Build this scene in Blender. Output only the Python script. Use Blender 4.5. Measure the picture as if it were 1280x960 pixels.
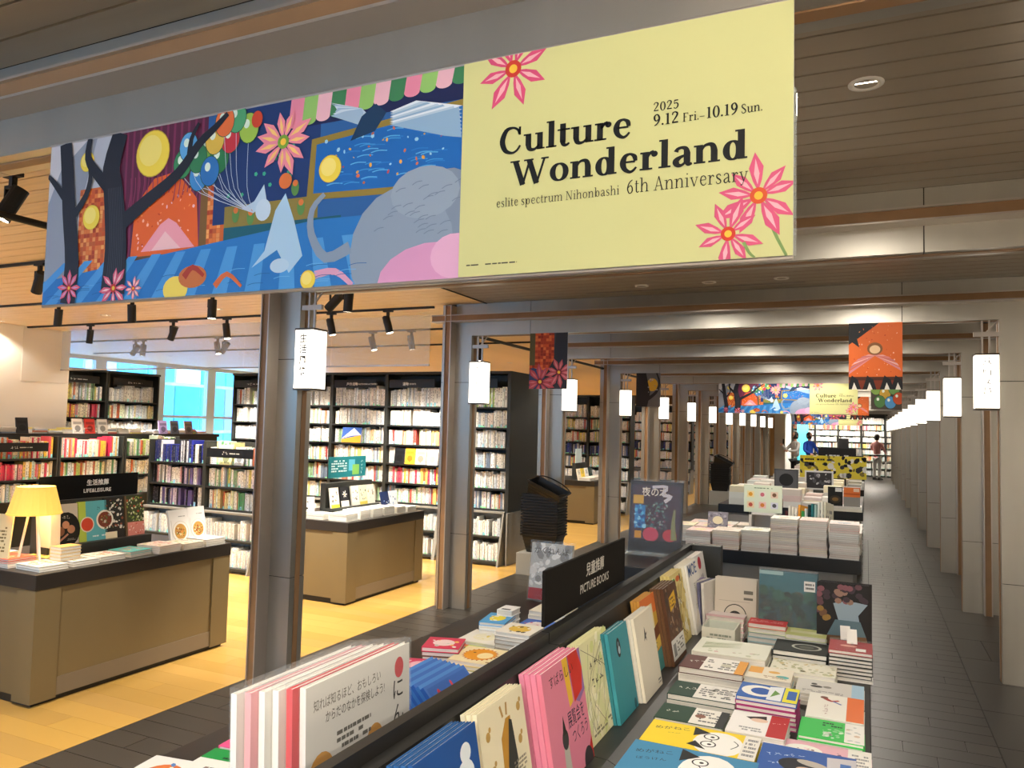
import bpy, math, random
from mathutils import Vector, Matrix, Euler
random.seed(7)
PI = math.pi
scene = bpy.context.scene
for o in list(bpy.data.objects):
    bpy.data.objects.remove(o)
COL = scene.collection

# ------------------------------------------------------------------ camera
cam_d = bpy.data.cameras.new('camera')
cam = bpy.data.objects.new('camera', cam_d); COL.objects.link(cam)
cam_d.sensor_width = 36.0; cam_d.lens = 27.03
cam_d.clip_start = 0.05; cam_d.clip_end = 200
_r = Vector((0.9082, 0.4178, 0.0249)); _u = Vector((0.0010, -0.0613, 0.9981)); _f = Vector((-0.4185, 0.9065, 0.0560))
M = Matrix.Identity(4)
for i in range(3):
    M[i][0] = _r[i]; M[i][1] = _u[i]; M[i][2] = -_f[i]
M[0][3], M[1][3], M[2][3] = 0.0, 0.0, 1.6
cam.matrix_world = M
scene.camera = cam

# ------------------------------------------------------------------ world, exposure
w = bpy.data.worlds.new('world'); scene.world = w; w.use_nodes = True
bg = w.node_tree.nodes['Background']
bg.inputs[0].default_value = (0.34, 0.62, 1.0, 1); bg.inputs[1].default_value = 5.0
scene.view_settings.view_transform = 'Standard'
scene.view_settings.look = 'None'
scene.view_settings.gamma = 1.0
scene.view_settings.use_curve_mapping = False
scene.view_settings.exposure = 0.42

# ------------------------------------------------------------------ materials
def srgb(h):
    if not isinstance(h, str): return tuple(h)
    h = h.lstrip('#'); c = [int(h[i:i+2], 16)/255 for i in (0, 2, 4)]
    return tuple(x/12.92 if x <= .04045 else ((x+.055)/1.055)**2.4 for x in c)
def mat(name, col, rough=.5, metal=0.0, noise=0.0, nscale=20.0, spec=.5, emit=0.0, stretch=None, bump=0.0):
    m = bpy.data.materials.new(name); m.use_nodes = True
    nt = m.node_tree; b = nt.nodes['Principled BSDF']
    c = srgb(col)
    b.inputs['Base Color'].default_value = (*c, 1)
    b.inputs['Roughness'].default_value = rough; b.inputs['Metallic'].default_value = metal
    b.inputs['Specular IOR Level'].default_value = spec
    if emit:
        b.inputs['Emission Color'].default_value = (*c, 1); b.inputs['Emission Strength'].default_value = emit
    if noise or bump:
        tc = nt.nodes.new('ShaderNodeTexCoord'); mp = nt.nodes.new('ShaderNodeMapping')
        nz = nt.nodes.new('ShaderNodeTexNoise'); nz.inputs['Scale'].default_value = nscale; nz.inputs['Detail'].default_value = 3
        nt.links.new(tc.outputs['Object'], mp.inputs[0]); nt.links.new(mp.outputs[0], nz.inputs['Vector'])
        if stretch: mp.inputs['Scale'].default_value = stretch
        if noise:
            hs = nt.nodes.new('ShaderNodeMixRGB'); hs.blend_type = 'MULTIPLY'; hs.inputs[0].default_value = 1
            rp = nt.nodes.new('ShaderNodeMapRange'); rp.inputs[1].default_value = .3; rp.inputs[2].default_value = .7
            rp.inputs[3].default_value = 1-noise; rp.inputs[4].default_value = 1+noise*.5
            nt.links.new(nz.outputs[0], rp.inputs[0]); hs.inputs[1].default_value = (*c, 1)
            nt.links.new(rp.outputs[0], hs.inputs[2]); nt.links.new(hs.outputs[0], b.inputs['Base Color'])
        if bump:
            bp = nt.nodes.new('ShaderNodeBump'); bp.inputs['Strength'].default_value = bump; bp.inputs['Distance'].default_value = .01
            nt.links.new(nz.outputs[0], bp.inputs['Height']); nt.links.new(bp.outputs[0], b.inputs['Normal'])
    return m
def objmat(name, rough=.4, var=0.0, marks=False, attr=None, pages=False):
    """colour from the object's own colour (or a mesh colour attribute); optional printed title marks on book spines"""
    m = bpy.data.materials.new(name); m.use_nodes = True
    nt = m.node_tree; b = nt.nodes['Principled BSDF']; b.inputs['Roughness'].default_value = rough; b.inputs['Specular IOR Level'].default_value = .3 if rough > .5 else .5
    if attr:
        ci = nt.nodes.new('ShaderNodeVertexColor'); ci.layer_name = attr; csock = ci.outputs['Color']
    else:
        ci = nt.nodes.new('ShaderNodeObjectInfo'); csock = ci.outputs['Color']
    last = csock
    if marks:
        uvn = nt.nodes.new('ShaderNodeUVMap'); uvn.uv_map = 'UVMap'
        sep = nt.nodes.new('ShaderNodeSeparateXYZ'); nt.links.new(uvn.outputs[0], sep.inputs[0])
        # u in 0..1 across spine, v in 0..1 up; seed from integer part of u
        fr = nt.nodes.new('ShaderNodeMath'); fr.operation = 'FRACT'; nt.links.new(sep.outputs[0], fr.inputs[0])
        fl = nt.nodes.new('ShaderNodeMath'); fl.operation = 'FLOOR'; nt.links.new(sep.outputs[0], fl.inputs[0])
        if attr: seed = fl.outputs[0]
        else:
            sd = nt.nodes.new('ShaderNodeMath'); sd.operation = 'MULTIPLY'; sd.inputs[1].default_value = 97
            nt.links.new(ci.outputs['Random'], sd.inputs[0]); seed = sd.outputs[0]
        cmb = nt.nodes.new('ShaderNodeCombineXYZ'); nt.links.new(seed, cmb.inputs[0])
        vs = nt.nodes.new('ShaderNodeMath'); vs.operation = 'MULTIPLY'; vs.inputs[1].default_value = 16
        nt.links.new(sep.outputs[1], vs.inputs[0]); nt.links.new(vs.outputs[0], cmb.inputs[1])
        nz = nt.nodes.new('ShaderNodeTexWhiteNoise'); nz.noise_dimensions = '2D'
        rnd = nt.nodes.new('ShaderNodeVectorMath'); rnd.operation = 'FLOOR'
        nt.links.new(cmb.outputs[0], rnd.inputs[0]); nt.links.new(rnd.outputs[0], nz.inputs['Vector'])
        gt = nt.nodes.new('ShaderNodeMath'); gt.operation = 'GREATER_THAN'; gt.inputs[1].default_value = .66
        nt.links.new(nz.outputs[0], gt.inputs[0])
        # centre column only
        ab = nt.nodes.new('ShaderNodeMath'); ab.operation = 'SUBTRACT'; ab.inputs[1].default_value = .5; nt.links.new(fr.outputs[0], ab.inputs[0])
        ab2 = nt.nodes.new('ShaderNodeMath'); ab2.operation = 'ABSOLUTE'; nt.links.new(ab.outputs[0], ab2.inputs[0])
        lt = nt.nodes.new('ShaderNodeMath'); lt.operation = 'LESS_THAN'; lt.inputs[1].default_value = .14; nt.links.new(ab2.outputs[0], lt.inputs[0])
        mul = nt.nodes.new('ShaderNodeMath'); mul.operation = 'MULTIPLY'; nt.links.new(gt.outputs[0], mul.inputs[0]); nt.links.new(lt.outputs[0], mul.inputs[1])
        # belly band
        w1 = nt.nodes.new('ShaderNodeTexWhiteNoise'); w1.noise_dimensions = '1D'; nt.links.new(seed, w1.inputs['W'])
        bh = nt.nodes.new('ShaderNodeMath'); bh.operation = 'MULTIPLY_ADD'; bh.inputs[1].default_value = .65; bh.inputs[2].default_value = -.42
        nt.links.new(w1.outputs[0], bh.inputs[0])
        bl = nt.nodes.new('ShaderNodeMath'); bl.operation = 'LESS_THAN'; nt.links.new(sep.outputs[1], bl.inputs[0]); nt.links.new(bh.outputs[0], bl.inputs[1])
        hsv = nt.nodes.new('ShaderNodeHueSaturation'); hsv.inputs['Color'].default_value = (.85, .5, .18, 1); hsv.inputs['Saturation'].default_value = .8
        nt.links.new(w1.outputs[0], hsv.inputs['Hue'])
        mx0 = nt.nodes.new('ShaderNodeMixRGB'); nt.links.new(bl.outputs[0], mx0.inputs[0]); nt.links.new(csock, mx0.inputs[1]); nt.links.new(hsv.outputs[0], mx0.inputs[2])
        mx = nt.nodes.new('ShaderNodeMixRGB'); mx.blend_type = 'MIX'; nt.links.new(mul.outputs[0], mx.inputs[0])
        nt.links.new(mx0.outputs[0], mx.inputs[1]); mx.inputs[2].default_value = (.16, .15, .16, 1)
        last = mx.outputs[0]
    nt.links.new(last, b.inputs['Base Color'])
    return m
def pages_mat():
    m = bpy.data.materials.new('page_edges'); m.use_nodes = True
    nt = m.node_tree; b = nt.nodes['Principled BSDF']; b.inputs['Roughness'].default_value = .8
    tc = nt.nodes.new('ShaderNodeTexCoord'); mp = nt.nodes.new('ShaderNodeMapping'); mp.inputs['Scale'].default_value = (1, 900, 1)
    nz = nt.nodes.new('ShaderNodeTexNoise'); nz.inputs['Scale'].default_value = 1
    cr = nt.nodes.new('ShaderNodeValToRGB'); cr.color_ramp.elements[0].color = (.5, .45, .38, 1); cr.color_ramp.elements[1].color = (.86, .82, .74, 1)
    cr.color_ramp.elements[0].position = .3; cr.color_ramp.elements[1].position = .6
    nt.links.new(tc.outputs['Object'], mp.inputs[0]); nt.links.new(mp.outputs[0], nz.inputs['Vector']); nt.links.new(nz.outputs[0], cr.inputs[0]); nt.links.new(cr.outputs[0], b.inputs['Base Color'])
    return m
def glassy(name, alpha=.15, col=(1, 1, 1), rough=.05, diff=0.0):
    m = bpy.data.materials.new(name); m.use_nodes = True
    nt = m.node_tree; nt.nodes.clear()
    out = nt.nodes.new('ShaderNodeOutputMaterial'); tr = nt.nodes.new('ShaderNodeBsdfTransparent'); tr.inputs[0].default_value = (*col, 1)
    gl = nt.nodes.new('ShaderNodeBsdfPrincipled'); gl.inputs['Base Color'].default_value = (*col, 1); gl.inputs['Roughness'].default_value = rough
    mx = nt.nodes.new('ShaderNodeMixShader'); mx.inputs[0].default_value = alpha
    nt.links.new(tr.outputs[0], mx.inputs[1]); nt.links.new(gl.outputs[0], mx.inputs[2]); nt.links.new(mx.outputs[0], out.inputs[0])
    return m

MT = dict(
    frame=mat('champagne_metal', '#aaa59b', .36, .72, .06, 6, stretch=(1, 1, .2)),
    frame_core=mat('dark_joint', '#2a2622', .7),
    fin=mat('pale_metal_edge', '#b3a9a0', .3, .5),
    copper=mat('copper_brown_strip', '#94704c', .5, .1, .1, 8),
    slat_dark=mat('ceiling_taupe_slat', '#a59783', .34, .3, .05, 5, stretch=(.3, 4, 1)),
    slat_back=mat('ceiling_black_gap', '#100c09', .9),
    slat_wood=mat('ceiling_oak_slat', '#f0d4ac', .45, 0, .12, 6, stretch=(.4, 8, 8)),
    plaster=mat('white_plaster', '#efe9df', .8),
    tile=objmat('slate_tile', .36),
    grout=mat('tile_joint', '#0e0d0c', .9),
    board=objmat('oak_floor_board', .22),
    black=mat('black_lacquer', '#0d0d0e', .4),
    black_metal=mat('black_powder_coat', '#15130f', .55),
    lens=mat('lamp_lens', '#fff3dc', .3, emit=14),
    down=mat('downlight_glow', '#fff0d8', .3, emit=9),
    white_metal=mat('white_trim_ring', '#e8e3da', .5),
    paper=mat('lantern_paper', '#fff6e6', .6, emit=2.0),
    lantern_cap=mat('lantern_cap', '#5a4f45', .4, .4),
    ink=mat('lantern_ink', '#8c8472', .8),
    shelf=mat('charcoal_shelf', '#2b2c28', .5, 0, .06, 5),
    shelf_dark=mat('charcoal_shelf_edge', '#1c1c1b', .5),
    counter=mat('taupe_laminate', '#786848', .5, 0, .03, 3),
    counter_dark=mat('counter_black_top', '#2b2622', .35),
    table_top=mat('table_charcoal_top', '#211f1c', .42),
    grey_metal=mat('warm_grey_panel', '#8b8880', .5),
    cover=objmat('printed_cover', .55),
    tile_f=objmat('slate_tile_field', .36, attr='Col'),
    prt=objmat('printed_art', .55, attr='Col'),
    spine=objmat('book_spine', .45, marks=True),
    spine_a=objmat('book_spine_row', .45, marks=True, attr='Col'),
    pages=pages_mat(),
    plastic=glassy('clear_plastic_wrap', .07, (1, 1, 1), .1),
    acrylic=glassy('clear_acrylic', .13, (.97, 1, .99), .05),
    glass=glassy('smoke_screen_glass', .2, (.93, .96, 1), .06),
    winglass=glassy('window_glass', .1, (.9, .97, 1), .02),
    shade=mat('pleated_lamp_shade', '#f2c85c', .7, emit=.45),
    basket=mat('black_basket_plastic', '#0b0b0b', .35),
    bannercloth=mat('banner_cloth', '#d9d6d0', .6),
    mullion=mat('window_mullion', '#c9d6dc', .4),
    skin=mat('skin', '#d9a68a', .6), hair=mat('dark_hair', '#120e0c', .5),
    cloth_w=mat('pale_grey_top', '#c9c6c2', .8), cloth_d=mat('dark_trousers', '#24232a', .8), cloth_b=mat('blue_shirt', '#2453c4', .8),
    cloth_p=mat('pink_top', '#c88a86', .8),
    wood_trim=mat('oak_trim', '#c79a62', .5, 0, .1, 5),
    fac_blue=mat('facade_blue_panel', '#2f9fe0', .4), fac_cyan=mat('facade_cyan_panel', '#58d6ee', .4), fac_white=mat('facade_white_panel', '#f2f6fb', .5), fac_lilac=mat('facade_lilac_panel', '#9aa4e0', .5), fac_dark=mat('facade_dark_blue', '#2a5fa8', .4),
)

# ------------------------------------------------------------------ mesh helpers
class MB:
    def __init__(s): s.v = []; s.f = []; s.m = []; s.c = []; s.uv = []
    def face(s, pts, mi=0, col=(1, 1, 1)):
        n = len(s.v); s.v += [tuple(p) for p in pts]; s.f.append(tuple(range(n, n+len(pts)))); s.m.append(mi); s.c.append(col)
        return s
    def box(s, x0, x1, y0, y1, z0, z1, mi=0, col=(1, 1, 1)):
        n = len(s.v)
        s.v += [(x0, y0, z0), (x1, y0, z0), (x1, y1, z0), (x0, y1, z0), (x0, y0, z1), (x1, y0, z1), (x1, y1, z1), (x0, y1, z1)]
        for q in ((0, 3, 2, 1), (4, 5, 6, 7), (0, 1, 5, 4), (1, 2, 6, 5), (2, 3, 7, 6), (3, 0, 4, 7)):
            s.f.append(tuple(n+i for i in q)); s.m.append(mi); s.c.append(col)
        return s
    def prism(s, prof, a0, a1, axis='x', mi=0):
        """prof: list of 2D points, ccw; extruded along axis"""
        n = len(s.v); k = len(prof)
        def P(a, p): return (a, p[0], p[1]) if axis == 'x' else ((p[0], a, p[1]) if axis == 'y' else (p[0], p[1], a))
        s.v += [P(a0, p) for p in prof] + [P(a1, p) for p in prof]
        s.f.append(tuple(n+i for i in range(k))); s.f.append(tuple(n+k+i for i in reversed(range(k))))
        for i in range(k):
            j = (i+1) % k; s.f.append((n+i, n+k+i, n+k+j, n+j))
        s.m += [mi]*(k+2); s.c += [(1, 1, 1)]*(k+2)
        return s
    def tube(s, p0, p1, r0, r1=None, n=12, mi=0, caps=True):
        p0 = Vector(p0); p1 = Vector(p1); r1 = r0 if r1 is None else r1
        d = (p1-p0).normalized(); a = d.orthogonal().normalized(); b = d.cross(a)
        k = len(s.v)
        for p, r in ((p0, r0), (p1, r1)):
            for i in range(n):
                t = 2*PI*i/n; s.v.append(tuple(p+a*math.cos(t)*r+b*math.sin(t)*r))
        for i in range(n):
            j = (i+1) % n; s.f.append((k+i, k+j, k+n+j, k+n+i)); s.m.append(mi); s.c.append((1, 1, 1))
        if caps:
            s.f.append(tuple(k+i for i in reversed(range(n)))); s.f.append(tuple(k+n+i for i in range(n))); s.m += [mi, mi]; s.c += [(1, 1, 1)]*2
        return s
    def lathe(s, prof, n=20, mi=0, c=(0, 0)):
        k = len(s.v)
        for (r, z) in prof:
            for i in range(n):
                t = 2*PI*i/n; s.v.append((c[0]+r*math.cos(t), c[1]+r*math.sin(t), z))
        for q in range(len(prof)-1):
            for i in range(n):
                j = (i+1) % n; s.f.append((k+q*n+i, k+q*n+j, k+(q+1)*n+j, k+(q+1)*n+i)); s.m.append(mi); s.c.append((1, 1, 1))
        return s
    def mesh(s, name, mats, color=False, smooth=False):
        me = bpy.data.meshes.new(name); me.from_pydata(s.v, [], s.f)
        for m in (mats if isinstance(mats, (list, tuple)) else [mats]):
            me.materials.append(MT[m] if isinstance(m, str) else m)
        me.polygons.foreach_set('material_index', s.m)
        if smooth: me.polygons.foreach_set('use_smooth', [True]*len(s.f))
        if color:
            ca = me.color_attributes.new('Col', 'FLOAT_COLOR', 'CORNER'); buf = []
            for p, c in zip(s.f, s.c): buf += [c[0], c[1], c[2], 1.0]*len(p)
            ca.data.foreach_set('color', buf)
        if s.uv:
            ul = me.uv_layers.new(name='UVMap'); buf = []
            for p in s.uv: 
                for q in p: buf += list(q)
            ul.data.foreach_set('uv', buf)
        me.update()
        return me
def put(name, me, parent=None, loc=(0, 0, 0), rot=(0, 0, 0), color=None):
    o = bpy.data.objects.new(name, me); COL.objects.link(o)
    o.location = loc; o.rotation_euler = rot
    if parent: o.parent = parent
    if color is not None: o.color = (*color[:3], 1)
    return o
def tag(o, label, cat=None, group=None, kind=None):
    if label: o['label'] = label
    if cat: o['category'] = cat
    if group: o['group'] = group
    if kind: o['kind'] = kind
    return o
def thing(name, label, cat, loc=(0, 0, 0), rotz=0, group=None):
    o = bpy.data.objects.new(name, None); COL.objects.link(o); o.location = loc; o.rotation_euler = (0, 0, rotz)
    o.empty_display_size = .1
    return tag(o, label, cat, group)
def part(name, mb, mats, parent, loc=(0, 0, 0), rot=(0, 0, 0), bevel=0, **k):
    o = put(name, mb.mesh(name, mats, **k), parent, loc, rot)
    if bevel:
        b = o.modifiers.new('bevel', 'BEVEL'); b.width = bevel; b.segments = 2; b.limit_method = 'ANGLE'
    return o
def copy_tree(o, parent=None):
    c = o.copy(); COL.objects.link(c)
    if parent: c.parent = parent
    for ch in [x for x in o.children]:
        copy_tree(ch, c)
    return c
def B(*a, **k): return MB().box(*a, **k)
ORD = ['first', 'second', 'third', 'fourth', 'fifth', 'sixth', 'seventh', 'eighth', 'ninth', 'tenth', 'eleventh', 'twelfth', 'thirteenth', 'fourteenth', 'fifteenth', 'sixteenth']

# ------------------------------------------------------------------ flat print ("Art") and lettering
_tc = {}
def text_polys(s, bold=0.0):
    """outline polygons of a line of text, unit size, origin left baseline -> (list of polys, width)"""
    key = (s, bold)
    if key in _tc: return _tc[key]
    cu = bpy.data.curves.new('lettering', 'FONT'); cu.body = s; cu.resolution_u = 2; cu.offset = bold
    ob = bpy.data.objects.new('lettering', cu); COL.objects.link(ob)
    dg = bpy.context.evaluated_depsgraph_get(); ev = ob.evaluated_get(dg)
    me = ev.to_mesh()
    vs = [(v.co.x, v.co.y) for v in me.vertices]
    ps = [[vs[i] for i in p.vertices] for p in me.polygons]
    ev.to_mesh_clear()
    bpy.data.objects.remove(ob); bpy.data.curves.remove(cu)
    wd = max([v[0] for v in vs], default=0)
    _tc[key] = (ps, wd)
    return _tc[key]
SER = {}
def _ring(cx, cy, rx, ry, n=20):
    return [(cx+rx*math.cos(2*PI*i/n), cy+ry*math.sin(2*PI*i/n), abs(math.cos(2*PI*i/n))**1.4) for i in range(n+1)]
def _def():
    S = SER
    st = lambda x, a, b, w_=1: ('l', [(x, a, w_), (x, b, w_)])
    sl = lambda x, y, h: ('b', (x, y, h))
    S['l'] = (.30, [st(.15, 0, .72), sl(.15, 0, .13), sl(.10, .705, .08)])
    S['i'] = (.30, [st(.15, 0, .46), sl(.15, 0, .13), sl(.10, .445, .08), ('d', (.15, .64))])
    S['t'] = (.35, [st(.15, .1, .60), ('s', [(.15, .14, 1), (.17, .04, .6), (.24, .01, .25), (.32, .06, 0)]), sl(.17, .445, .15)])
    S['r'] = (.43, [st(.14, 0, .46), sl(.15, 0, .14), sl(.09, .445, .08), ('s', [(.17, .30, .2), (.23, .41, .3), (.33, .44, .5)]), ('d', (.345, .39))])
    arch = lambda x: ('s', [(x-.30, .28, .1), (x-.22, .42, .15), (x-.11, .455, .35), (x-.03, .41, .75), (x, .28, 1)])
    S['n'] = (.60, [st(.13, 0, .46), sl(.13, 0, .12), sl(.08, .445, .08), arch(.45), st(.45, 0, .29), sl(.45, 0, .12)])
    S['h'] = (.60, [st(.13, 0, .72), sl(.13, 0, .12), sl(.08, .705, .08), arch(.45), st(.45, 0, .29), sl(.45, 0, .12)])
    S['m'] = (.91, [st(.13, 0, .46), sl(.13, 0, .12), sl(.08, .445, .08), arch(.44), st(.44, 0, .29), sl(.44, 0, .12), arch(.75), st(.75, 0, .29), sl(.75, 0, .12)])
    S['u'] = (.60, [st(.14, .15, .46), sl(.09, .445, .08), ('s', [(.14, .17, 1), (.17, .05, .7), (.25, .01, .35), (.35, .04, .15), (.43, .14, .1)]), st(.45, 0, .46), sl(.40, .445, .08), sl(.50, .0, .08)])
    S['e'] = (.51, [('l', [(.12, .26, 0), (.40, .26, 0)]), ('s', [(.41, .27, .4), (.39, .38, .6), (.33, .44, .25), (.26, .46, .15), (.16, .41, .6), (.11, .25, 1), (.15, .09, .7), (.27, .0, .3), (.36, .03, .15), (.43, .11, 0)])])
    S['o'] = (.55, [('s', _ring(.27, .23, .17, .22))])
    S['c'] = (.47, [('s', [(.38, .36, .3), (.33, .44, .25), (.26, .46, .15), (.16, .41, .6), (.11, .25, 1), (.15, .09, .7), (.27, .0, .3), (.36, .03, .15), (.42, .11, 0)]), ('d', (.37, .37))])
    S['d'] = (.60, [('s', _ring(.25, .23, .14, .22)), st(.43, 0, .72), sl(.38, .705, .08), sl(.48, 0, .08)])
    S['b'] = (.58, [('s', _ring(.32, .23, .14, .22)), st(.14, 0, .72), sl(.09, .705, .08)])
    S['p'] = (.60, [('s', _ring(.33, .23, .14, .22)), st(.14, -.22, .46), sl(.14, -.22, .13), sl(.09, .445, .08)])
    S['a'] = (.51, [('s', [(.11, .36, .6), (.15, .43, .3), (.24, .455, .25), (.33, .42, .6), (.36, .30, 1)]), st(.36, .08, .32), ('s', [(.36, .26, .1), (.24, .23, .25), (.13, .16, .8), (.11, .09, 1), (.16, .02, .6), (.25, .02, .2), (.35, .11, .1)]), ('s', [(.36, .11, 1), (.39, .02, .5), (.47, .04, .1)])])
    S['s'] = (.41, [('s', [(.33, .36, .1), (.28, .44, .15), (.19, .455, .2), (.10, .40, .6), (.12, .30, .9), (.22, .23, 1), (.31, .16, .9), (.32, .07, .6), (.22, .005, .2), (.12, .02, .1), (.07, .11, .1)])])
    S['v'] = (.53, [('l', [(.09, .45, .9), (.27, .0, .7)]), ('l', [(.44, .45, .1), (.27, 0, .1)]), sl(.10, .445, .10), sl(.43, .445, .08)])
    S['y'] = (.53, S['v'][1]+[('l', [(.27, .02, .1), (.19, -.18, .1)]), ('d', (.13, -.17))])
    S['C'] = (.69, [('s', [(.58, .50, .1), (.54, .62, .15), (.40, .69, .15), (.22, .63, .7), (.12, .35, 1), (.20, .09, .75), (.38, -.005, .2), (.52, .05, .1), (.61, .18, .05)]), ('l', [(.595, .47, .1), (.595, .70, .1)])])
    S['W'] = (1.02, [('l', [(.12, .67, .95), (.33, 0, .95)]), ('l', [(.33, .0, .1), (.51, .67, .1)]), ('l', [(.49, .67, .95), (.70, 0, .95)]), ('l', [(.70, 0, .1), (.90, .67, .1)]), sl(.11, .67, .12), sl(.48, .67, .12), sl(.91, .67, .10)])
    S['A'] = (.68, [('l', [(.33, .69, .1), (.12, 0, .1)]), ('l', [(.33, .69, .9), (.55, 0, .9)]), ('l', [(.2, .22, 0), (.46, .22, 0)]), sl(.12, 0, .1), sl(.56, 0, .13)])
    S['N'] = (.74, [('l', [(.14, 0, .1), (.14, .67, .1)]), ('l', [(.14, .67, .9), (.58, 0, .9)]), ('l', [(.58, 0, .1), (.58, .67, .1)]), sl(.14, 0, .1), sl(.12, .67, .1), sl(.58, .67, .1)])
    S['F'] = (.58, [st(.16, 0, .67), sl(.16, 0, .13), ('l', [(.08, .665, 0), (.5, .665, 0)]), ('l', [(.16, .36, 0), (.38, .36, 0)]), ('l', [(.5, .68, .1), (.5, .54, .1)])])
    S['S'] = (.54, [('s', [(.43, .52, .1), (.38, .65, .15), (.26, .68, .2), (.13, .60, .6), (.15, .46, .9), (.28, .35, 1), (.42, .22, .9), (.43, .09, .6), (.29, .0, .2), (.15, .03, .1), (.09, .16, .1)])])
    S['0'] = (.5, [('s', _ring(.25, .33, .16, .33))])
    S['1'] = (.38, [st(.19, 0, .66), sl(.19, 0, .13), sl(.13, .62, .07)])
    S['2'] = (.5, [('s', [(.09, .50, .4), (.12, .62, .3), (.24, .67, .3), (.37, .60, .8), (.36, .46, .9), (.22, .24, .4), (.08, .06, .2)]), ('l', [(.07, .05, .6), (.43, .05, .6)])])
    S['5'] = (.5, [('l', [(.12, .62, .6), (.40, .62, .6)]), ('l', [(.12, .64, .1), (.11, .36, .1)]), ('s', [(.11, .36, .2), (.25, .42, .3), (.38, .32, .9), (.36, .12, .9), (.22, .0, .3), (.08, .08, .5)])])
    six = [(.40, .66, .1), (.20, .52, .6), (.10, .24, 1), (.18, .03, .6), (.28, 0, .3), (.39, .1, .9), (.38, .28, .8), (.27, .38, .3), (.14, .28, .2)]
    S['6'] = (.5, [('s', six)]); S['9'] = (.5, [('s', [(.5-x, .66-y, q) for x, y, q in six])])
    S['.'] = (.22, [('d', (.10, .05))]); S['-'] = (.5, [('l', [(.04, .22, 0), (.46, .22, 0)])]); S[' '] = (.24, [])
_def()
def _cat(pts, sub=4):
    out = []; n = len(pts)
    for i in range(n-1):
        p0 = pts[max(i-1, 0)]; p1 = pts[i]; p2 = pts[i+1]; p3 = pts[min(i+2, n-1)]
        for k in range(sub):
            t = k/sub
            out.append(tuple(.5*((2*p1[j])+(-p0[j]+p2[j])*t+(2*p0[j]-5*p1[j]+4*p2[j]-p3[j])*t*t+(-p0[j]+3*p1[j]-3*p2[j]+p3[j])*t**3) for j in range(3)))
    out.append(pts[-1]); return out
def vstroke(pts, wf):
    L = []; R = []; n = len(pts); closed = math.dist(pts[0][:2], pts[-1][:2]) < 1e-6
    for i, p in enumerate(pts):
        a = pts[i-1] if i > 0 else (pts[-2] if closed else p); b = pts[i+1] if i < n-1 else (pts[1] if closed else p)
        dx, dy = b[0]-a[0], b[1]-a[1]; l = math.hypot(dx, dy) or 1; nx, ny = -dy/l, dx/l; h = wf(p[2])/2
        L.append((p[0]+nx*h, p[1]+ny*h)); R.append((p[0]-nx*h, p[1]-ny*h))
    return [[R[i], R[i+1], L[i+1], L[i]] for i in range(n-1)]
def serif_polys(s, T=.15, t=.045, track=0.0):
    out = []; x = 0
    wf = lambda q: t+(T-t)*max(0, min(1, q))
    for ch in s:
        adv, ops = SER[ch]
        for op, d in ops:
            if op == 'l': ps = vstroke(d, wf)
            elif op == 's': ps = vstroke(_cat(d), wf)
            elif op == 'b':
                bx, by, bh = d; bh = bh*.55+T*.45*(bh/.13) if bh > .1 else bh
                y0 = by if by < .2 else by-t*.6
                ps = [[(bx-bh, y0), (bx+bh, y0), (bx+bh, y0+t*.9), (bx-bh, y0+t*.9)]]
            else:
                r = T*.52; ps = [[(d[0]+r*math.cos(2*PI*i/14), d[1]+r*math.sin(2*PI*i/14)) for i in range(14)]]
            out += [[(px+x, py) for px, py in q] for q in ps]
        x += adv+track
    return out, x
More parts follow.
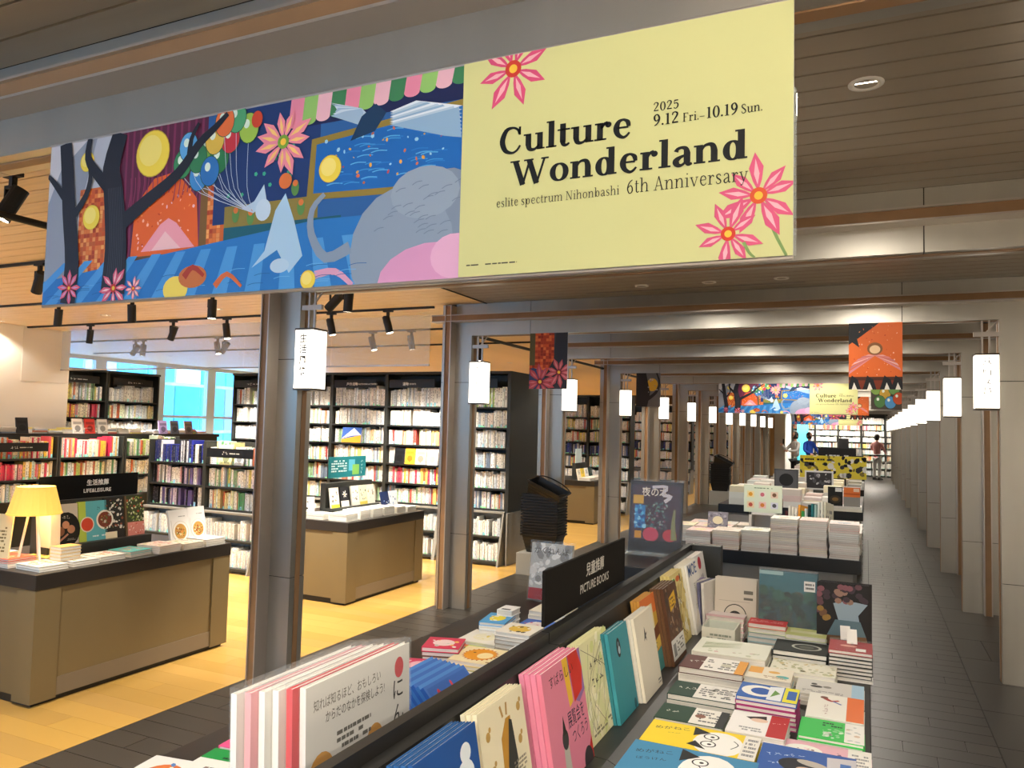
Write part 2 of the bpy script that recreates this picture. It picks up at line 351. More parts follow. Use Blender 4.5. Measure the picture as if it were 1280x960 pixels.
class Art:
    """flat print: coloured polygons in (u,v), each layer a hair in front of the last; faces -Y"""
    def __init__(s): s.mb = MB(); s.k = 0; s.step = .00002; s.base = .0004; s.clip = None
    def poly(s, pts, c, same=False):
        if not same: s.k += 1
        if s.clip:
            pts = clip(pts, s.clip)
            if len(pts) < 3: return s
        a = sum(pts[i][0]*pts[(i+1) % len(pts)][1]-pts[(i+1) % len(pts)][0]*pts[i][1] for i in range(len(pts)))
        if a < 0: pts = pts[::-1]
        s.mb.face([(u, -(s.base+s.step*s.k), v) for u, v in pts], 0, srgb(c)); return s
    def rect(s, u0, v0, u1, v1, c, same=False): return s.poly([(u0, v0), (u1, v0), (u1, v1), (u0, v1)], c, same)
    def ell(s, u, v, r, c, ry=None, n=18, a0=0, a1=360, rot=0, same=False):
        ry = r if ry is None else ry; cr, sr = math.cos(rot), math.sin(rot)
        pts = []
        m = n if a1-a0 == 360 else n+1
        for i in range(m):
            t = math.radians(a0+(a1-a0)*i/n); x, y = r*math.cos(t), ry*math.sin(t); pts.append((u+x*cr-y*sr, v+x*sr+y*cr))
        return s.poly(pts, c, same)
    def line(s, pts, wd, c, w2=None, same=False):
        n = len(pts)
        if not same: s.k += 1
        q = vstroke(_cat([(p[0], p[1], i/(n-1)) for i, p in enumerate(pts)], 3), lambda f: wd+((w2 if w2 is not None else wd)-wd)*f)
        for p in q: s.poly(p, c, True)
        return s
    def polys(s, ps, c, u, v, sz, asp=1, rot=0):
        s.k += 1; cr, sr = math.cos(rot), math.sin(rot)
        for p in ps:
            s.poly([(u+(x*asp*cr-y*sr)*sz, v+(x*asp*sr+y*cr)*sz) for x, y in p], c, True)
        return s
    def text(s, t, u, v, sz, c='#111111', bold=0.0, width=None, rot=0, center=False):
        ps, wd = text_polys(t, bold); asp = 1
        if width and wd: asp = width/(wd*sz)
        if center: u -= wd*sz*asp/2
        return s.polys(ps, c, u, v, sz, asp, rot)
    def vtext(s, t, u, v, sz, c='#111111', gap=1.12, bold=0.0):
        for i, ch in enumerate(t): s.text(ch, u, v-i*sz*gap, sz, c, bold)
        return s
    def serif(s, t, u, v, sz, c='#111111', T=.15, th=.045, width=None, track=0):
        ps, wd = serif_polys(t, T, th, track); asp = width/(wd*sz) if width else 1
        return s.polys(ps, c, u, v, sz, asp)
    def flower(s, u, v, r, c='#d9567e', c2='#f3b6bf', ctr='#c8352f', n=8, a=0):
        for i in range(n):
            t = a+2*PI*i/n+random.uniform(-.15, .15); L = r*random.uniform(.85, 1.1); px, py = math.cos(t), math.sin(t)
            q = lambda k, wd: (u+px*L*k-py*wd*L, v+py*L*k+px*wd*L)
            s.poly([q(.1, 0), q(.35, .1), q(.65, .16), q(1, 0), q(.65, -.16), q(.35, -.1)], c)
            s.poly([q(.25, 0), q(.5, .06), q(.85, 0), q(.5, -.06)], c2)
        s.ell(u, v, r*.2, ctr); s.ell(u, v, r*.1, '#f0c040')
        return s
    def speckle(s, u0, v0, u1, v1, cols, n, r):
        for i in range(n):
            u, v = random.uniform(u0, u1), random.uniform(v0, v1); q = r*random.uniform(.4, 1)
            s.ell(u, v, q, random.choice(cols), q*random.uniform(.4, 1), n=6, rot=random.uniform(0, 3), same=(i % 12 != 0))
        return s
    def glyphs(s, u, v, sz, n, c, rot=0, vert=False, gap=1.15):
        """brush marks for lettering too small to read"""
        cr, sr = math.cos(rot), math.sin(rot); s.k += 1
        for i in range(n):
            ox, oy = (0, -i*sz*gap) if vert else (i*sz*gap, 0)
            for k in range(4):
                x0, y0 = random.uniform(.1, .8)*sz, random.uniform(.1, .8)*sz; a = random.choice([0, 0, PI/2, PI/2, .8, 2.3]); L = random.uniform(.3, .55)*sz
                P = [(ox+x0+L*t*math.cos(a), oy+y0+L*t*math.sin(a)) for t in (-.5, 0, .5)]
                s.line([(u+x*cr-y*sr, v+x*sr+y*cr) for x, y in P], sz*.11, c, sz*.08, same=True)
        return s
    def lines(s, u0, v0, u1, v1, n, c, fill=.8):
        s.k += 1
        for i in range(n):
            v = v1-(v1-v0)*(i+.5)/n; h = (v1-v0)/n*.28
            u = u0
            while u < u1:
                L = random.uniform(.05, .16)*(u1-u0)
                if random.random() < fill: s.rect(u, v-h, min(u+L, u1), v+h, c, True)
                u += L*1.2
            if random.random() < .3: pass
        return s
    def put(s, parent, name='cover_print', loc=(0, 0, 0), rot=(0, 0, 0)):
        if not s.mb.f: return None
        return put(name, s.mb.mesh(name, 'prt', color=True), parent, loc, rot)
def clip(pts, box):
    u0, v0, u1, v1 = box
    for ax, lim, sg in ((0, u0, 1), (0, u1, -1), (1, v0, 1), (1, v1, -1)):
        out = []
        for i in range(len(pts)):
            a, b = pts[i], pts[(i+1) % len(pts)]; da, db = (a[ax]-lim)*sg, (b[ax]-lim)*sg
            if da >= 0: out.append(a)
            if (da >= 0) != (db >= 0):
                t = da/(da-db); out.append((a[0]+(b[0]-a[0])*t, a[1]+(b[1]-a[1])*t))
        pts = out
        if len(pts) < 3: return []
    return pts
# ------------------------------------------------------------------ setting
Y0 = lambda k: 3.75+2.28*k
CZ = 2.69
def struct(name, mb, m, **k):
    o = part(name, mb, m, None, **k); o['kind'] = 'structure'; return o
floor = struct('floor', B(-3.5, 2.6, -3, 34.5, -.12, -.006), 'grout')
bounce = struct('floor', B(-3.5, 2.6, -3, -.3, -.004, .001), mat('bounce_floor', '#cfc6b6', .5)); bounce['label'] = 'added pale floor behind the camera, unseen, bouncing light up'  # added unseen pale floor to bounce light onto the ceiling
floor['label'] = 'dark slate plank floor of the aisle'
store_floor = struct('floor', B(-12.6, -3.5, -3, 34.5, -.12, -.002), mat('oak_floor_base', '#8a5f2a', .35))
store_floor['label'] = 'honey coloured glossy wood floor of the bookshop area'
# slate planks
tile_me = {}
def tile(x0, x1, y0, y1):
    key = (round(x1-x0, 3), round(y1-y0, 3))
    if key not in tile_me: tile_me[key] = MB().box(.002, key[0]-.002, .002, key[1]-.002, -.012, 0).mesh('tile', 'tile')
    g = random.uniform(.75, 1.2)
    put('tile', tile_me[key], floor, (x0, y0, 0), color=(.030*g, .026*g, .021*g))
def rowtiles(xa, xb, off, L):
    x = xa; first = True; out = []
    while x < xb-1e-6:
        e = min(xb, x+(off if first and off > .05 else L)); out.append((x, e)); x = e; first = False
    return out
stuff = MB(); ntile = 0
def tiles_zone(xa, xb, ya, yb, wy, L, near):
    global ntile
    y = ya; i = 0
    while y < yb-1e-6:
        for (a, b) in rowtiles(xa, xb, [0, .5*L, .25*L, .75*L][i % 4], L):
            if near: tile(a, b, y, min(y+wy, yb)); ntile += 1
            else: stuff.box(a+.002, b-.002, y+.002, min(y+wy, yb)-.002, -.012, 0, col=tuple(q*random.uniform(.8, 1.15) for q in (.03, .026, .021)))
        y += wy; i += 1
tiles_zone(.02, .62, 3.0, 13.2, .15, .6, True)
tiles_zone(.62, 1.42, 3.0, 13.2, .6, .8, True)
tiles_zone(-3.5, -1.7, 1.2, 6.0, .15, .9, True)
tiles_zone(-3.5, -1.7, 6.0, 10.2, .3, .9, True)
tiles_zone(-1.7, .02, -3, 13.2, .15, .6, False); tiles_zone(.02, 2.6, -3, 3.0, .3, .9, False); tiles_zone(1.42, 2.6, 3, 13.2, .6, .6, False)
tiles_zone(-3.5, -1.7, -3, 1.2, .3, .9, False); tiles_zone(-3.5, -1.7, 10.2, 34.5, .3, .9, False); tiles_zone(-1.7, 2.6, 13.2, 34.5, .3, .9, False)
so = put('tile_field', stuff.mesh('tile_field', 'tile_f', color=True), floor); so['kind'] = 'stuff'
board_me = {}
def board(x0, x1, y0, wy):
    key = round(x1-x0, 3)
    if key not in board_me: board_me[key] = MB().box(.0008, key-.0008, .0006, wy-.0006, -.01, .004).mesh('floor_board', 'board')
    g = random.uniform(.9, 1.08); put('floor_board', board_me[key], store_floor, (x0, y0, -.004), color=(.54*g, .32*g, .08*g*random.uniform(.9, 1.1)))
stuffb = MB(); y = -3; i = 0
while y < 34.4:
    x = -12.6; first = True
    while x < -3.5-1e-6:
        L = [.7, 1.4, .35, 1.05][i % 4] if first else 1.4; e = min(-3.5, x+L); first = False
        if e > -5.8 and 1.4 < y < 9.2: board(x, e, y, .15)
        else:
            g = random.uniform(.92, 1.07); stuffb.box(x+.0008, e-.0008, y+.0006, y+.1494, -.01, 0, col=(.54*g, .32*g, .08*g))
        x = e
    y += .15; i += 1
m_ = objmat('oak_board_field', .22, attr='Col')
so = put('floor_board_field', stuffb.mesh('floor_board_field', m_, color=True), store_floor); so['kind'] = 'stuff'

# ceilings
ceil = struct('ceiling', B(-3.05, 2.6, -3, 34.5, CZ+.012, CZ+.12), 'slat_back'); ceil['label'] = 'taupe slatted ceiling over the aisle'
ceil2 = struct('ceiling', B(-12.6, -3.05, -3, 34.5, CZ+.012, CZ+.12), mat('oak_gap', '#3a210c', .9)); ceil2['label'] = 'oak slatted ceiling over the bookshop area'
D_ = .131
sm = MB().box(-3.05, 1.6, .005, .1145, 0, .014).mesh('ceiling_slat', 'slat_dark')
for k in range(-3, 13):
    for j in range(18):
        put('ceiling_slat', sm, ceil, (0, Y0(k)+D_+j*.1194, CZ))
smw = MB().box(-12.6, -3.06, .005, .131, 0, .014).mesh('ceiling_slat', 'slat_wood')
for j in range(190): put('ceiling_slat', smw, ceil2, (0, -2.4+j*.136, CZ))
struct('trim_1', B(-3.06, -3.045, -3, 34.5, CZ-.006, CZ+.02), 'black_metal')
# walls
struct('wall_right', B(2.6, 2.72, -3, 34.6, 0, 2.81), 'plaster')
struct('wall_back', B(-12.6, 2.72, 34.5, 34.62, 0, 2.81), 'plaster')
struct('wall_bounce', MB().box(-1.0, 2.72, -3.12, -3, 0, 2.81), 'plaster'); struct('wall_light_block', B(-12.6, -1.0, -3.12, -3, 0, 1.85), 'shelf')  # unseen walls added for the light: pale one bounces, low dark one blocks
wl = struct('wall_left', MB().box(-12.7, -12.6, -3, 3.0, 0, 2.81).box(-12.7, -12.6, 16, 34.6, 0, 2.81).box(-12.7, -12.6, 3.0, 16, 0, .25), 'plaster')
for i in range(10):                                             # glazing on the far left
    y = 3.0+1.3*i
    wn = thing('window_%d' % (i+1), None, None, (-12.65, y, 0)); wn['kind'] = 'structure'
    part('window_frame', MB().box(-.05, .05, 0, .12, .25, 2.7).box(-.05, .05, 1.2, 1.3, .25, 2.7).box(-.05, .05, .12, 1.2, .25, .33).box(-.05, .05, .12, 1.2, 2.62, 2.7).box(-.04, .04, .12, 1.2, 1.62, 1.67), 'mullion', wn)
    part('pane', B(-.006, .006, .12, 1.2, .33, 2.62), 'winglass', wn)
# the office block seen through the glazing
bd = thing('office_building', 'blue and white panelled office block outside the far left windows', 'building', (-20, 0, -2))
part('wall', B(-.4, 0, -2, 34, 0, 16), 'fac_white', bd)
pm = {}
for r in range(7):
    for c in range(26):
        m = random.choice(['fac_blue', 'fac_cyan', 'fac_cyan', 'fac_white', 'fac_lilac', 'fac_dark'] if r % 2 == 0 else ['fac_white', 'fac_white', 'fac_lilac', 'fac_cyan'])
        if m not in pm: pm[m] = MB().box(0, .08, .04, 1.01, .05, 1.45).mesh('facade_panel', m)
        put('facade_panel', pm[m], bd, (0, c*1.05+4, r*1.5+.2))
# white structural pillar
pl = struct('pillar_1', B(-10.3, -9.38, 5.25, 6.62, 0, CZ), 'plaster')
part('panel', B(-9.38, -9.375, 6.0, 6.6, 2.02, CZ-.01), mat('white_panel', '#e4ddd2', .7), pl)
# glass smoke screens hanging from the oak ceiling
for i, (xa, xb) in enumerate(((-9.75, -8.6), (-8.6, -7.45), (-7.45, -6.3), (-6.3, -5.1), (-5.1, -3.9))):
    g = thing('smoke_screen', '%s hanging glass smoke screen pane from the left, below the oak ceiling' % ORD[i], 'glass pane', (xa, 6.5, 0), group='glass smoke screens')
    part('pane', B(.004, xb-xa-.004, -.003, .003, 2.19, 2.69), 'glass', g)
    part('bottom_rail', B(.0, xb-xa, -.006, .006, 2.18, 2.195), 'fin', g)

# ------------------------------------------------------------------ portal frames
XL, XR = -3.19, .81
ZB = 2.405
D = .13
def make_frame():
    root = thing('portal_frame', 'x', 'portal frame', (0, 0, 0), group='metal portal frames along the aisle')
    zs = [(0.0, .645), (.65, 1.985), (1.99, ZB)]
    for side in (-1, 1):
        ix = XL if side < 0 else XR
        def X(a, b):   # a,b measured outward from the inner edge
            return (ix-b, ix-a) if side < 0 else (ix+a, ix+b)
        c = part('column', B(*X(.006, .296), .006, D-.006, 0, CZ), 'frame_core', root)
        for (a, b) in zs:
            part('cover_panel', B(*X(0, .16), 0, D, a, b), 'frame', c)
        for (a, b) in zs[:2]+[(1.99, CZ)]:
            part('cover_panel', B(*X(.225, .30), 0, D, a, b), 'frame', c)
        part('rail_edge', MB().box(*X(.16, .168), -.10, 0, 0, CZ-.02).box(*X(.217, .225), -.10, 0, 0, CZ-.02), 'fin', c)
        part('copper_strip', B(*X(.168, .217), -.088, 0, 0, CZ-.025), 'copper', c)
        part('copper_strip', B(*X(-.004, .0), .045, .085, 0, ZB-.01), 'copper', c)
    b = part('beam', B(XL-.28, XR+.28, .006, D-.006, ZB+.004, CZ-.002), 'frame_core', root)
    segs = [(XL-.30, -2.625), (-2.62, .226), (.231, XR+.30)]
    for (a, e) in segs:
        a2 = XL if a < XL else a; e2 = XR if e > XR else e
        part('cover_panel', B(max(a, XL-.16), min(e, XR+.16), -.001, D+.001, ZB, 2.522), 'frame', b)
        part('cover_panel', B(max(a, XL-.16), min(e, XR+.16), -.001, D+.001, 2.585, CZ), 'frame', b)
    part('rail_edge', MB().box(XL-.36, XR+.36, -.105, 0, 2.522, 2.53).box(XL-.36, XR+.36, -.105, 0, 2.577, 2.585), 'fin', b)
    part('copper_strip', B(XL-.36, XR+.36, -.092, 0, 2.53, 2.577), 'copper', b)
    part('copper_strip', B(XL, XR, .045, .085, ZB-.004, ZB), 'copper', b)
    return root
proto = make_frame()
NF = 13
frames = {}
for k in range(-1, NF):
    f = proto if k == -1 else copy_tree(proto)
    f.location = (0, Y0(k), 0); frames[k] = f
    f['label'] = 'taupe metal portal frame nearest the camera, carrying the large banner' if k < 0 else '%s taupe metal portal frame behind the large banner' % ORD[k]
# tie rods between the frames
rod_me = MB().tube((0, 0, 0), (0, 2.15, 0), .016, n=10).mesh('tie_rod', 'black_metal')
for k in (-1, 1, 2, 3):
    tag(put('tie_rod', rod_me, None, (-3.42, Y0(k)+.13, 2.47)), 'dark tie rod joining the left columns of the %s pair of portal frames' % ORD[k+1], 'rod', 'tie rods between the portal frames')

# ------------------------------------------------------------------ lanterns
lw, lh, ld = .135, .372, .13
def make_lantern():
    r = thing('box_lantern', 'x', 'lantern', group='white box lanterns on the portal columns')
    part('paper_box', B(0, lw, 0, ld, .008, lh-.008), 'paper', r)
    part('cap', B(-.003, lw+.003, -.003, ld+.003, lh-.008, lh+.004), 'lantern_cap', r)
    part('base', B(-.003, lw+.003, -.003, ld+.003, -.004, .008), 'lantern_cap', r)
    br = part('bracket', MB().box(.04, .052, .06, .072, lh, .605).box(.083, .095, .06, .072, lh, .605).box(-.005, lw+.01, .055, .077, .495, .525), 'fin', r)
    part('brace', MB().tube((.06, .066, .51), (lw+.005, .066, .60), .006, n=6), 'fin', br)
    return r
lp = make_lantern(); used = False; lettered = []
for k in range(0, NF):
    for side in (-1, 1):
        if not used: L = lp; used = True
        else: L = copy_tree(lp)
        L.location = (XL+.012 if side < 0 else XR-lw-.008, Y0(k)-.05, 1.797)
        L['label'] = 'glowing white box lantern on the %s portal column along the %s side' % (ORD[k], 'left' if side < 0 else 'right')
        if k < 2: lettered.append((k, side, L))
for (k, side, L) in lettered:
    if True:
        if True:
            a = Art()
            if (k, side) == (0, -1):
                a.vtext('生活風格', .034, .292, .058, '#2a2620', 1.16, .02)
                Art().lines(.035, .02, .09, .03, 1, '#cbc2b0', .9).put(L, 'small_print', (0, -.001, 0))
            elif k == 1:                                            # washed-out brush lettering, only strokes can be made out
                cc = '#8a8272' if side < 0 else '#55504a'
                for (u0, v0, u1, v1) in ((.045, .345, .06, .335), (.05, .325, .062, .315), (.042, .305, .05, .298), (.075, .345, .09, .335), (.082, .335, .072, .31), (.074, .32, .092, .298),
                                         (.045, .27, .042, .235), (.055, .265, .057, .24), (.085, .265, .086, .225), (.082, .205, .066, .175), (.07, .18, .092, .165), (.052, .15, .05, .11), (.08, .145, .086, .11), (.046, .108, .058, .104)):
                    a.line([(u0, v0), ((u0+u1)/2+.001, (v0+v1)/2), (u1, v1)], .006, cc, .005)
                a.lines(.035, .018, .11, .032, 2, '#cbc2b0', .9)
            a.put(L, 'lettering', (0, -.001, 0))

# ------------------------------------------------------------------ banners
def scene_art(a, W=1.394, H=.475, detail=True):
    """generic fairground-at-night stand-in picture in the banner's own colours"""
    a.rect(0, 0, W, H, '#2d5f9e')
    a.rect(0, .06, .60, H, '#8f96a6')
    a.poly([(.0, .30), (.05, .40), (.16, H), (.0, H)], '#c9c6cc'); a.poly([(.12, .2), (.3, .33), (.36, H), (.2, H)], '#b4b8c4')
    # brick walls
    for (u0, v0, u1, v1) in ((.14, .075, .27, .33), (.60, .11, .70, .33)):
        a.rect(u0, v0, u1, v1, '#c9642e'); a.k += 1
        n = int((u1-u0)/.0125); m = int((v1-v0)/.0125)
        for i in range(n):
            for j in range(m):
                a.rect(u0+i*.0125, v0+j*.0125, u0+i*.0125+.0115, v0+j*.0125+.0115, random.choice(['#d9773a', '#c4552a', '#e8a25c', '#a83f22', '#dd8f50', '#b85a30']), True)
    # curtained stage
    a.rect(.27, .10, .63, H, '#5b2440')
    for i in range(14): a.rect(.27+i*.026, .12, .278+i*.026, H, '#7c3154', i > 0)
    a.poly([(.36, .115), (.615, .115), (.60, .26), (.52, .34), (.44, .33), (.37, .26)], '#e0632a')
    a.speckle(.38, .13, .59, .30, ['#f08a4a', '#f7b9a0', '#c4441e', '#f2c0c8'], 60, .006)
    a.poly([(.40, .13), (.47, .20), (.50, .215), (.53, .20), (.60, .13)], '#ee9fae'); a.poly([(.44, .13), (.49, .18), (.55, .13)], '#f6c4c8')
    a.rect(.345, .10, .635, .118, '#6b4a2a'); a.rect(.615, .10, .64, .30, '#7a5a2e')
    # night sky strip and awning
    a.rect(.66, .18, 1.0, H, '#20386e'); a.rect(.93, .40, W, H, '#1d2450')
    for i in range(18): a.ell(random.uniform(.7, .98), random.uniform(.24, .46), .006, '#3fa886', n=5, same=i > 0)
    a.rect(.70, .16, 1.0, .225, '#8a7a3c'); a.rect(.70, .13, 1.07, .17, '#1d5a6c')
    for i in range(12):
        u = .90+i*.042; c = ['#e58aa6', '#8fbf6a', '#eab6c4', '#3f7f55'][i % 4]
        a.poly([(u, .41+i*.0032), (u+.042, .413+i*.0032), (u+.048, H), (u+.006, H)], c); a.ell(u+.021, .412+i*.0032, .021, c, .012)
    # sea window
    a.poly([(.965, .215), (W, .20), (W, .40), (.975, .365)], '#8f7a34'); a.poly([(.985, .23), (W, .215), (W, .385), (.99, .35)], '#1f66b4')
    for i in range(40):
        q, p = random.uniform(1.0, 1.34), random.uniform(.235, .36); a.line([(q, p), (q+.02, p+.003), (q+.045, p)], .0025, random.choice(['#3f8fd0', '#2a78c4', '#5aa8dc']), same=i > 0)
    a.speckle(1.0, .24, 1.38, .36, ['#d2683e', '#e0a040', '#c44a52', '#9ac8e0'], 40, .006)
    # striped blue floor
    a.poly([(0, 0), (W, 0), (W, .16), (1.0, .165), (.62, .13), (.2, .09), (0, .07)], '#2a74be')
    for i in range(14): a.poly([(i*.11-.1, 0), (i*.11-.05, 0), (i*.09+.12, .12), (i*.09+.085, .12)], '#4c96d8')
    # pale cloth shapes, wings and clouds
    a.poly([(.80, .06), (.84, .10), (.87, .20), (.90, .24), (.93, .17), (.96, .08), (.92, .04), (.88, .10)], '#a9cbe8')
    a.poly([(.76, .215), (.80, .20), (.84, .23), (.83, .27), (.80, .23)], '#b8d2ea'); a.ell(.83, .205, .025, '#c6daee', .028); a.ell(.89, .06, .03, '#b8d2ea', .018)
    for i in range(9):
        a.poly([(1.20, .40-.004*i), (1.27+i*.014, .415-.004*i), (1.39, .385-.009*i), (1.30+i*.006, .37-.006*i)], ['#dfe8f2', '#b4cade', '#8fb0d0'][i % 3])
    for i in range(6): a.poly([(1.14, .40-.006*i), (1.06-i*.006, .435-.004*i), (1.02+i*.01, .45-.006*i), (1.12, .42)], ['#c4d4e4', '#9ab4d0'][i % 2])
    a.poly([(1.09, .345), (1.16, .36), (1.19, .40), (1.16, .425), (1.12, .40)], '#1c3a5c')
    # grey and pink hills
    a.ell(1.34, .03, .2, '#7f8ea4', .22); a.ell(1.24, .07, .14, '#8a9ab0', .15); a.ell(1.30, .20, .09, '#93a2b6', .06)
    a.line([(1.10, .09), (1.03, .07), (.985, .13), (.985, .19), (1.02, .225)], .03, '#8495ac', .012)
    a.ell(1.33, -.005, .15, '#d99ac4', .09); a.ell(1.38, .05, .06, '#e4aed0', .05)
    a.line([(1.0, .03), (1.06, .035), (1.11, .0)], .02, '#dba0c0', .012)
    for i in range(26):
        u, v = random.uniform(1.16, 1.38), random.uniform(.10, .22); a.line([(u, v), (u+.012, v+.006), (u+.026, v+.007)], .0016, '#6d7c92', same=i > 0)
    for i in range(30):
        u, v = random.uniform(.02, 1.1), random.uniform(.01, .06); a.line([(u, v), (u+.02, v+.004), (u+.05, v+.003)], .0014, random.choice(['#6fb0e4', '#1f5c9c']), same=i > 0)
    for i in range(16): a.line([(.345+i*.017, .26+.006*(i % 5)), (.352+i*.017, .30+.006*(i % 5)), (.35+i*.017, .34)], .003, '#8a3a5e', same=i > 0)
    for u, v in ((.74, .20), (.79, .19), (.95, .20), (.93, .25)): a.ell(u, v, .012, '#5a8a4a', .02); a.ell(u, v+.012, .008, '#d8763a')
    # glowing discs
    for (u, v, r) in ((.43, .40, .062), (.165, .41, .028), (.195, .245, .034), (1.034, .285, .032), (.98, .02, .022)):
        a.ell(u, v, r*1.04, '#c9a53a', r*1.06, 24); a.ell(u, v, r, '#f2d64c', r*1.02, 24); a.ell(u-r*.15, v+r*.15, r*.7, '#f7e27a', r*.7, 20)
    a.ell(.54, .02, .045, '#f0d660', .035); a.ell(.60, .05, .05, '#c4703c', .03); a.line([(.57, .05), (.60, .075), (.64, .05)], .02, '#a83a2a', .01); a.line([(.68, .02), (.72, .05), (.77, .015)], .018, '#d26a3c', .008)
    # balloons
    bc = ['#3f8f5c', '#7fb24a', '#2f7a4a', '#c23440', '#9cbf4e', '#3f86c8', '#4fa070', '#d8b44a', '#5aa0d8', '#357a52', '#e0703c', '#2f6fb4']
    for i, (u, v) in enumerate(((.545, .356), (.63, .393), (.675, .355), (.711, .404), (.773, .422), (.606, .316), (.73, .455), (.658, .407), (.565, .40), (.60, .365), (.69, .45), (.645, .325))):
        for k2 in range(2): a.line([(u, v-.03), (u+(.78-u)*.3, .27), (.80, .2)], .0015, '#c8d4e8') if k2 == 0 else None
        a.ell(u, v, .034, '#28503c', .041); a.ell(u, v, .032, bc[i], .039); a.ell(u-.008, v+.012, .010, '#dff0e0', .012)
    a.flower(.888, .37, .09, '#e88a9e', '#f6c878', '#7aa83c', 11)
    a.ell(.80, .44, .018, '#c8452c', .022); a.ell(.90, .27, .02, '#d8733a', .02)
    # trees in front
    bark = '#23242e'
    a.line([(.115, .0), (.125, .12), (.10, .27), (.085, .38), (.07, H)], .062, bark, .05)
    a.line([(.09, .30), (.03, .36), (.0, .385)], .025, bark, .012); a.line([(.115, .25), (.17, .31), (.185, .37), (.165, .42)], .026, bark, .012)
    a.line([(.30, .02), (.305, .15), (.285, .30), (.27, .38), (.30, H)], .095, bark, .06)
    a.line([(.29, .30), (.21, .37), (.17, .42), (.175, H)], .04, bark, .02)
    a.line([(.33, .22), (.42, .27), (.53, .33), (.60, .40), (.66, .44), (.70, .47)], .045, bark, .014); a.line([(.57, .37), (.575, .42), (.60, .46)], .02, bark, .01)
    for i in range(8): a.line([(.275+i*.008, .05), (.28+i*.007, .18), (.262+i*.007, .32)], .0018, '#454652')
    a.flower(.305, .035, .06, '#d9607c', '#f0c4c8'); a.flower(.12, .045, .05, '#d9607c', '#c89ac8'); a.flower(.385, .03, .035, '#e48a96', '#f6dcd6')
    return a
def yellow_side(a, u0=1.394, u1=2.08, H=.475, small=True):
    a.rect(u0, 0, u1, H, '#d6d494')
    a.flower(u0+.12, .444, .095, '#d8507a', '#f2b4bc', '#d04030', 8, .3)
    a.line([(u0+.64, .10), (u0+.652, .05), (u0+.675, .0)], .007, '#7d9a5a', .005)
    a.flower(u0+.626, .115, .078, '#dc5a80', '#f4b8c2', '#d8552a', 9, .2); a.flower(u0+.572, .048, .068, '#dc5a80', '#f4b8c2', '#d8402a', 8, .5)
    a.line([(u0+.60, .03), (u0+.61, .01), (u0+.62, 0)], .006, '#7d9a5a', .004)
    ink = '#15130f'
    sz = .078
    a.serif('Culture', u0+.089, .260, sz, ink, .15, .05, width=.297)
    a.serif('Wonderland', u0+.121, .188, sz, ink, .15, .05, width=.488)
    if small:
        a.serif('2025', u0+.426, .303, .026, ink, .11, .045)
        a.serif('9.12', u0+.426, .274, .033, ink, .12, .045, width=.052); a.serif('Fri.-', u0+.484, .274, .025, ink, .11, .045, width=.043)
        a.serif('10.19', u0+.529, .274, .033, ink, .12, .045, width=.060); a.serif('Sun.', u0+.593, .274, .025, ink, .11, .045, width=.040)
        a.serif('eslite spectrum Nihonbashi', u0+.088, .145, .027, '#2a2720', .08, .035, width=.273)
        a.serif('6th Anniversary', u0+.374, .145, .040, '#2a2720', .075, .035, width=.234)
        a.lines(u0+.02, .022, u0+.14, .027, 1, '#4a4838', .9)
    return a
def banner(k, x0, scale, label, small, z=1.922):
    r = thing('hanging_banner', label, 'banner', (x0, Y0(k)-.012, z))
    part('cloth', B(0, 2.08, 0, .004, 0, .475), 'bannercloth', r)
    part('hem_rod', MB().tube((0, .002, -.002), (2.08, .002, -.002), .005, n=8).tube((0, .002, .478), (2.08, .002, .478), .005, n=8), 'fin', r)
    random.seed(11); a = Art(); a.clip = (0, 0, 2.08, .475); scene_art(a); yellow_side(a, small=small); o = a.put(r, 'printed_picture')
    a2 = a
    return r, o
b0, art0 = banner(-1, -2.2, 1, 'long banner printed with trees, balloons and a yellow Culture Wonderland panel, nearest', True)
part('sleeve', B(2.06, 2.085, -.004, .008, .0, .31), 'acrylic', b0)
for k, lab in ((4, 'middle yellow Culture Wonderland banner hanging farther down the aisle'), (10, 'small farthest yellow Culture Wonderland banner near the aisle end')):
    c = copy_tree(b0); c.location = (-2.2, Y0(k)-.012, 1.922); c['label'] = lab
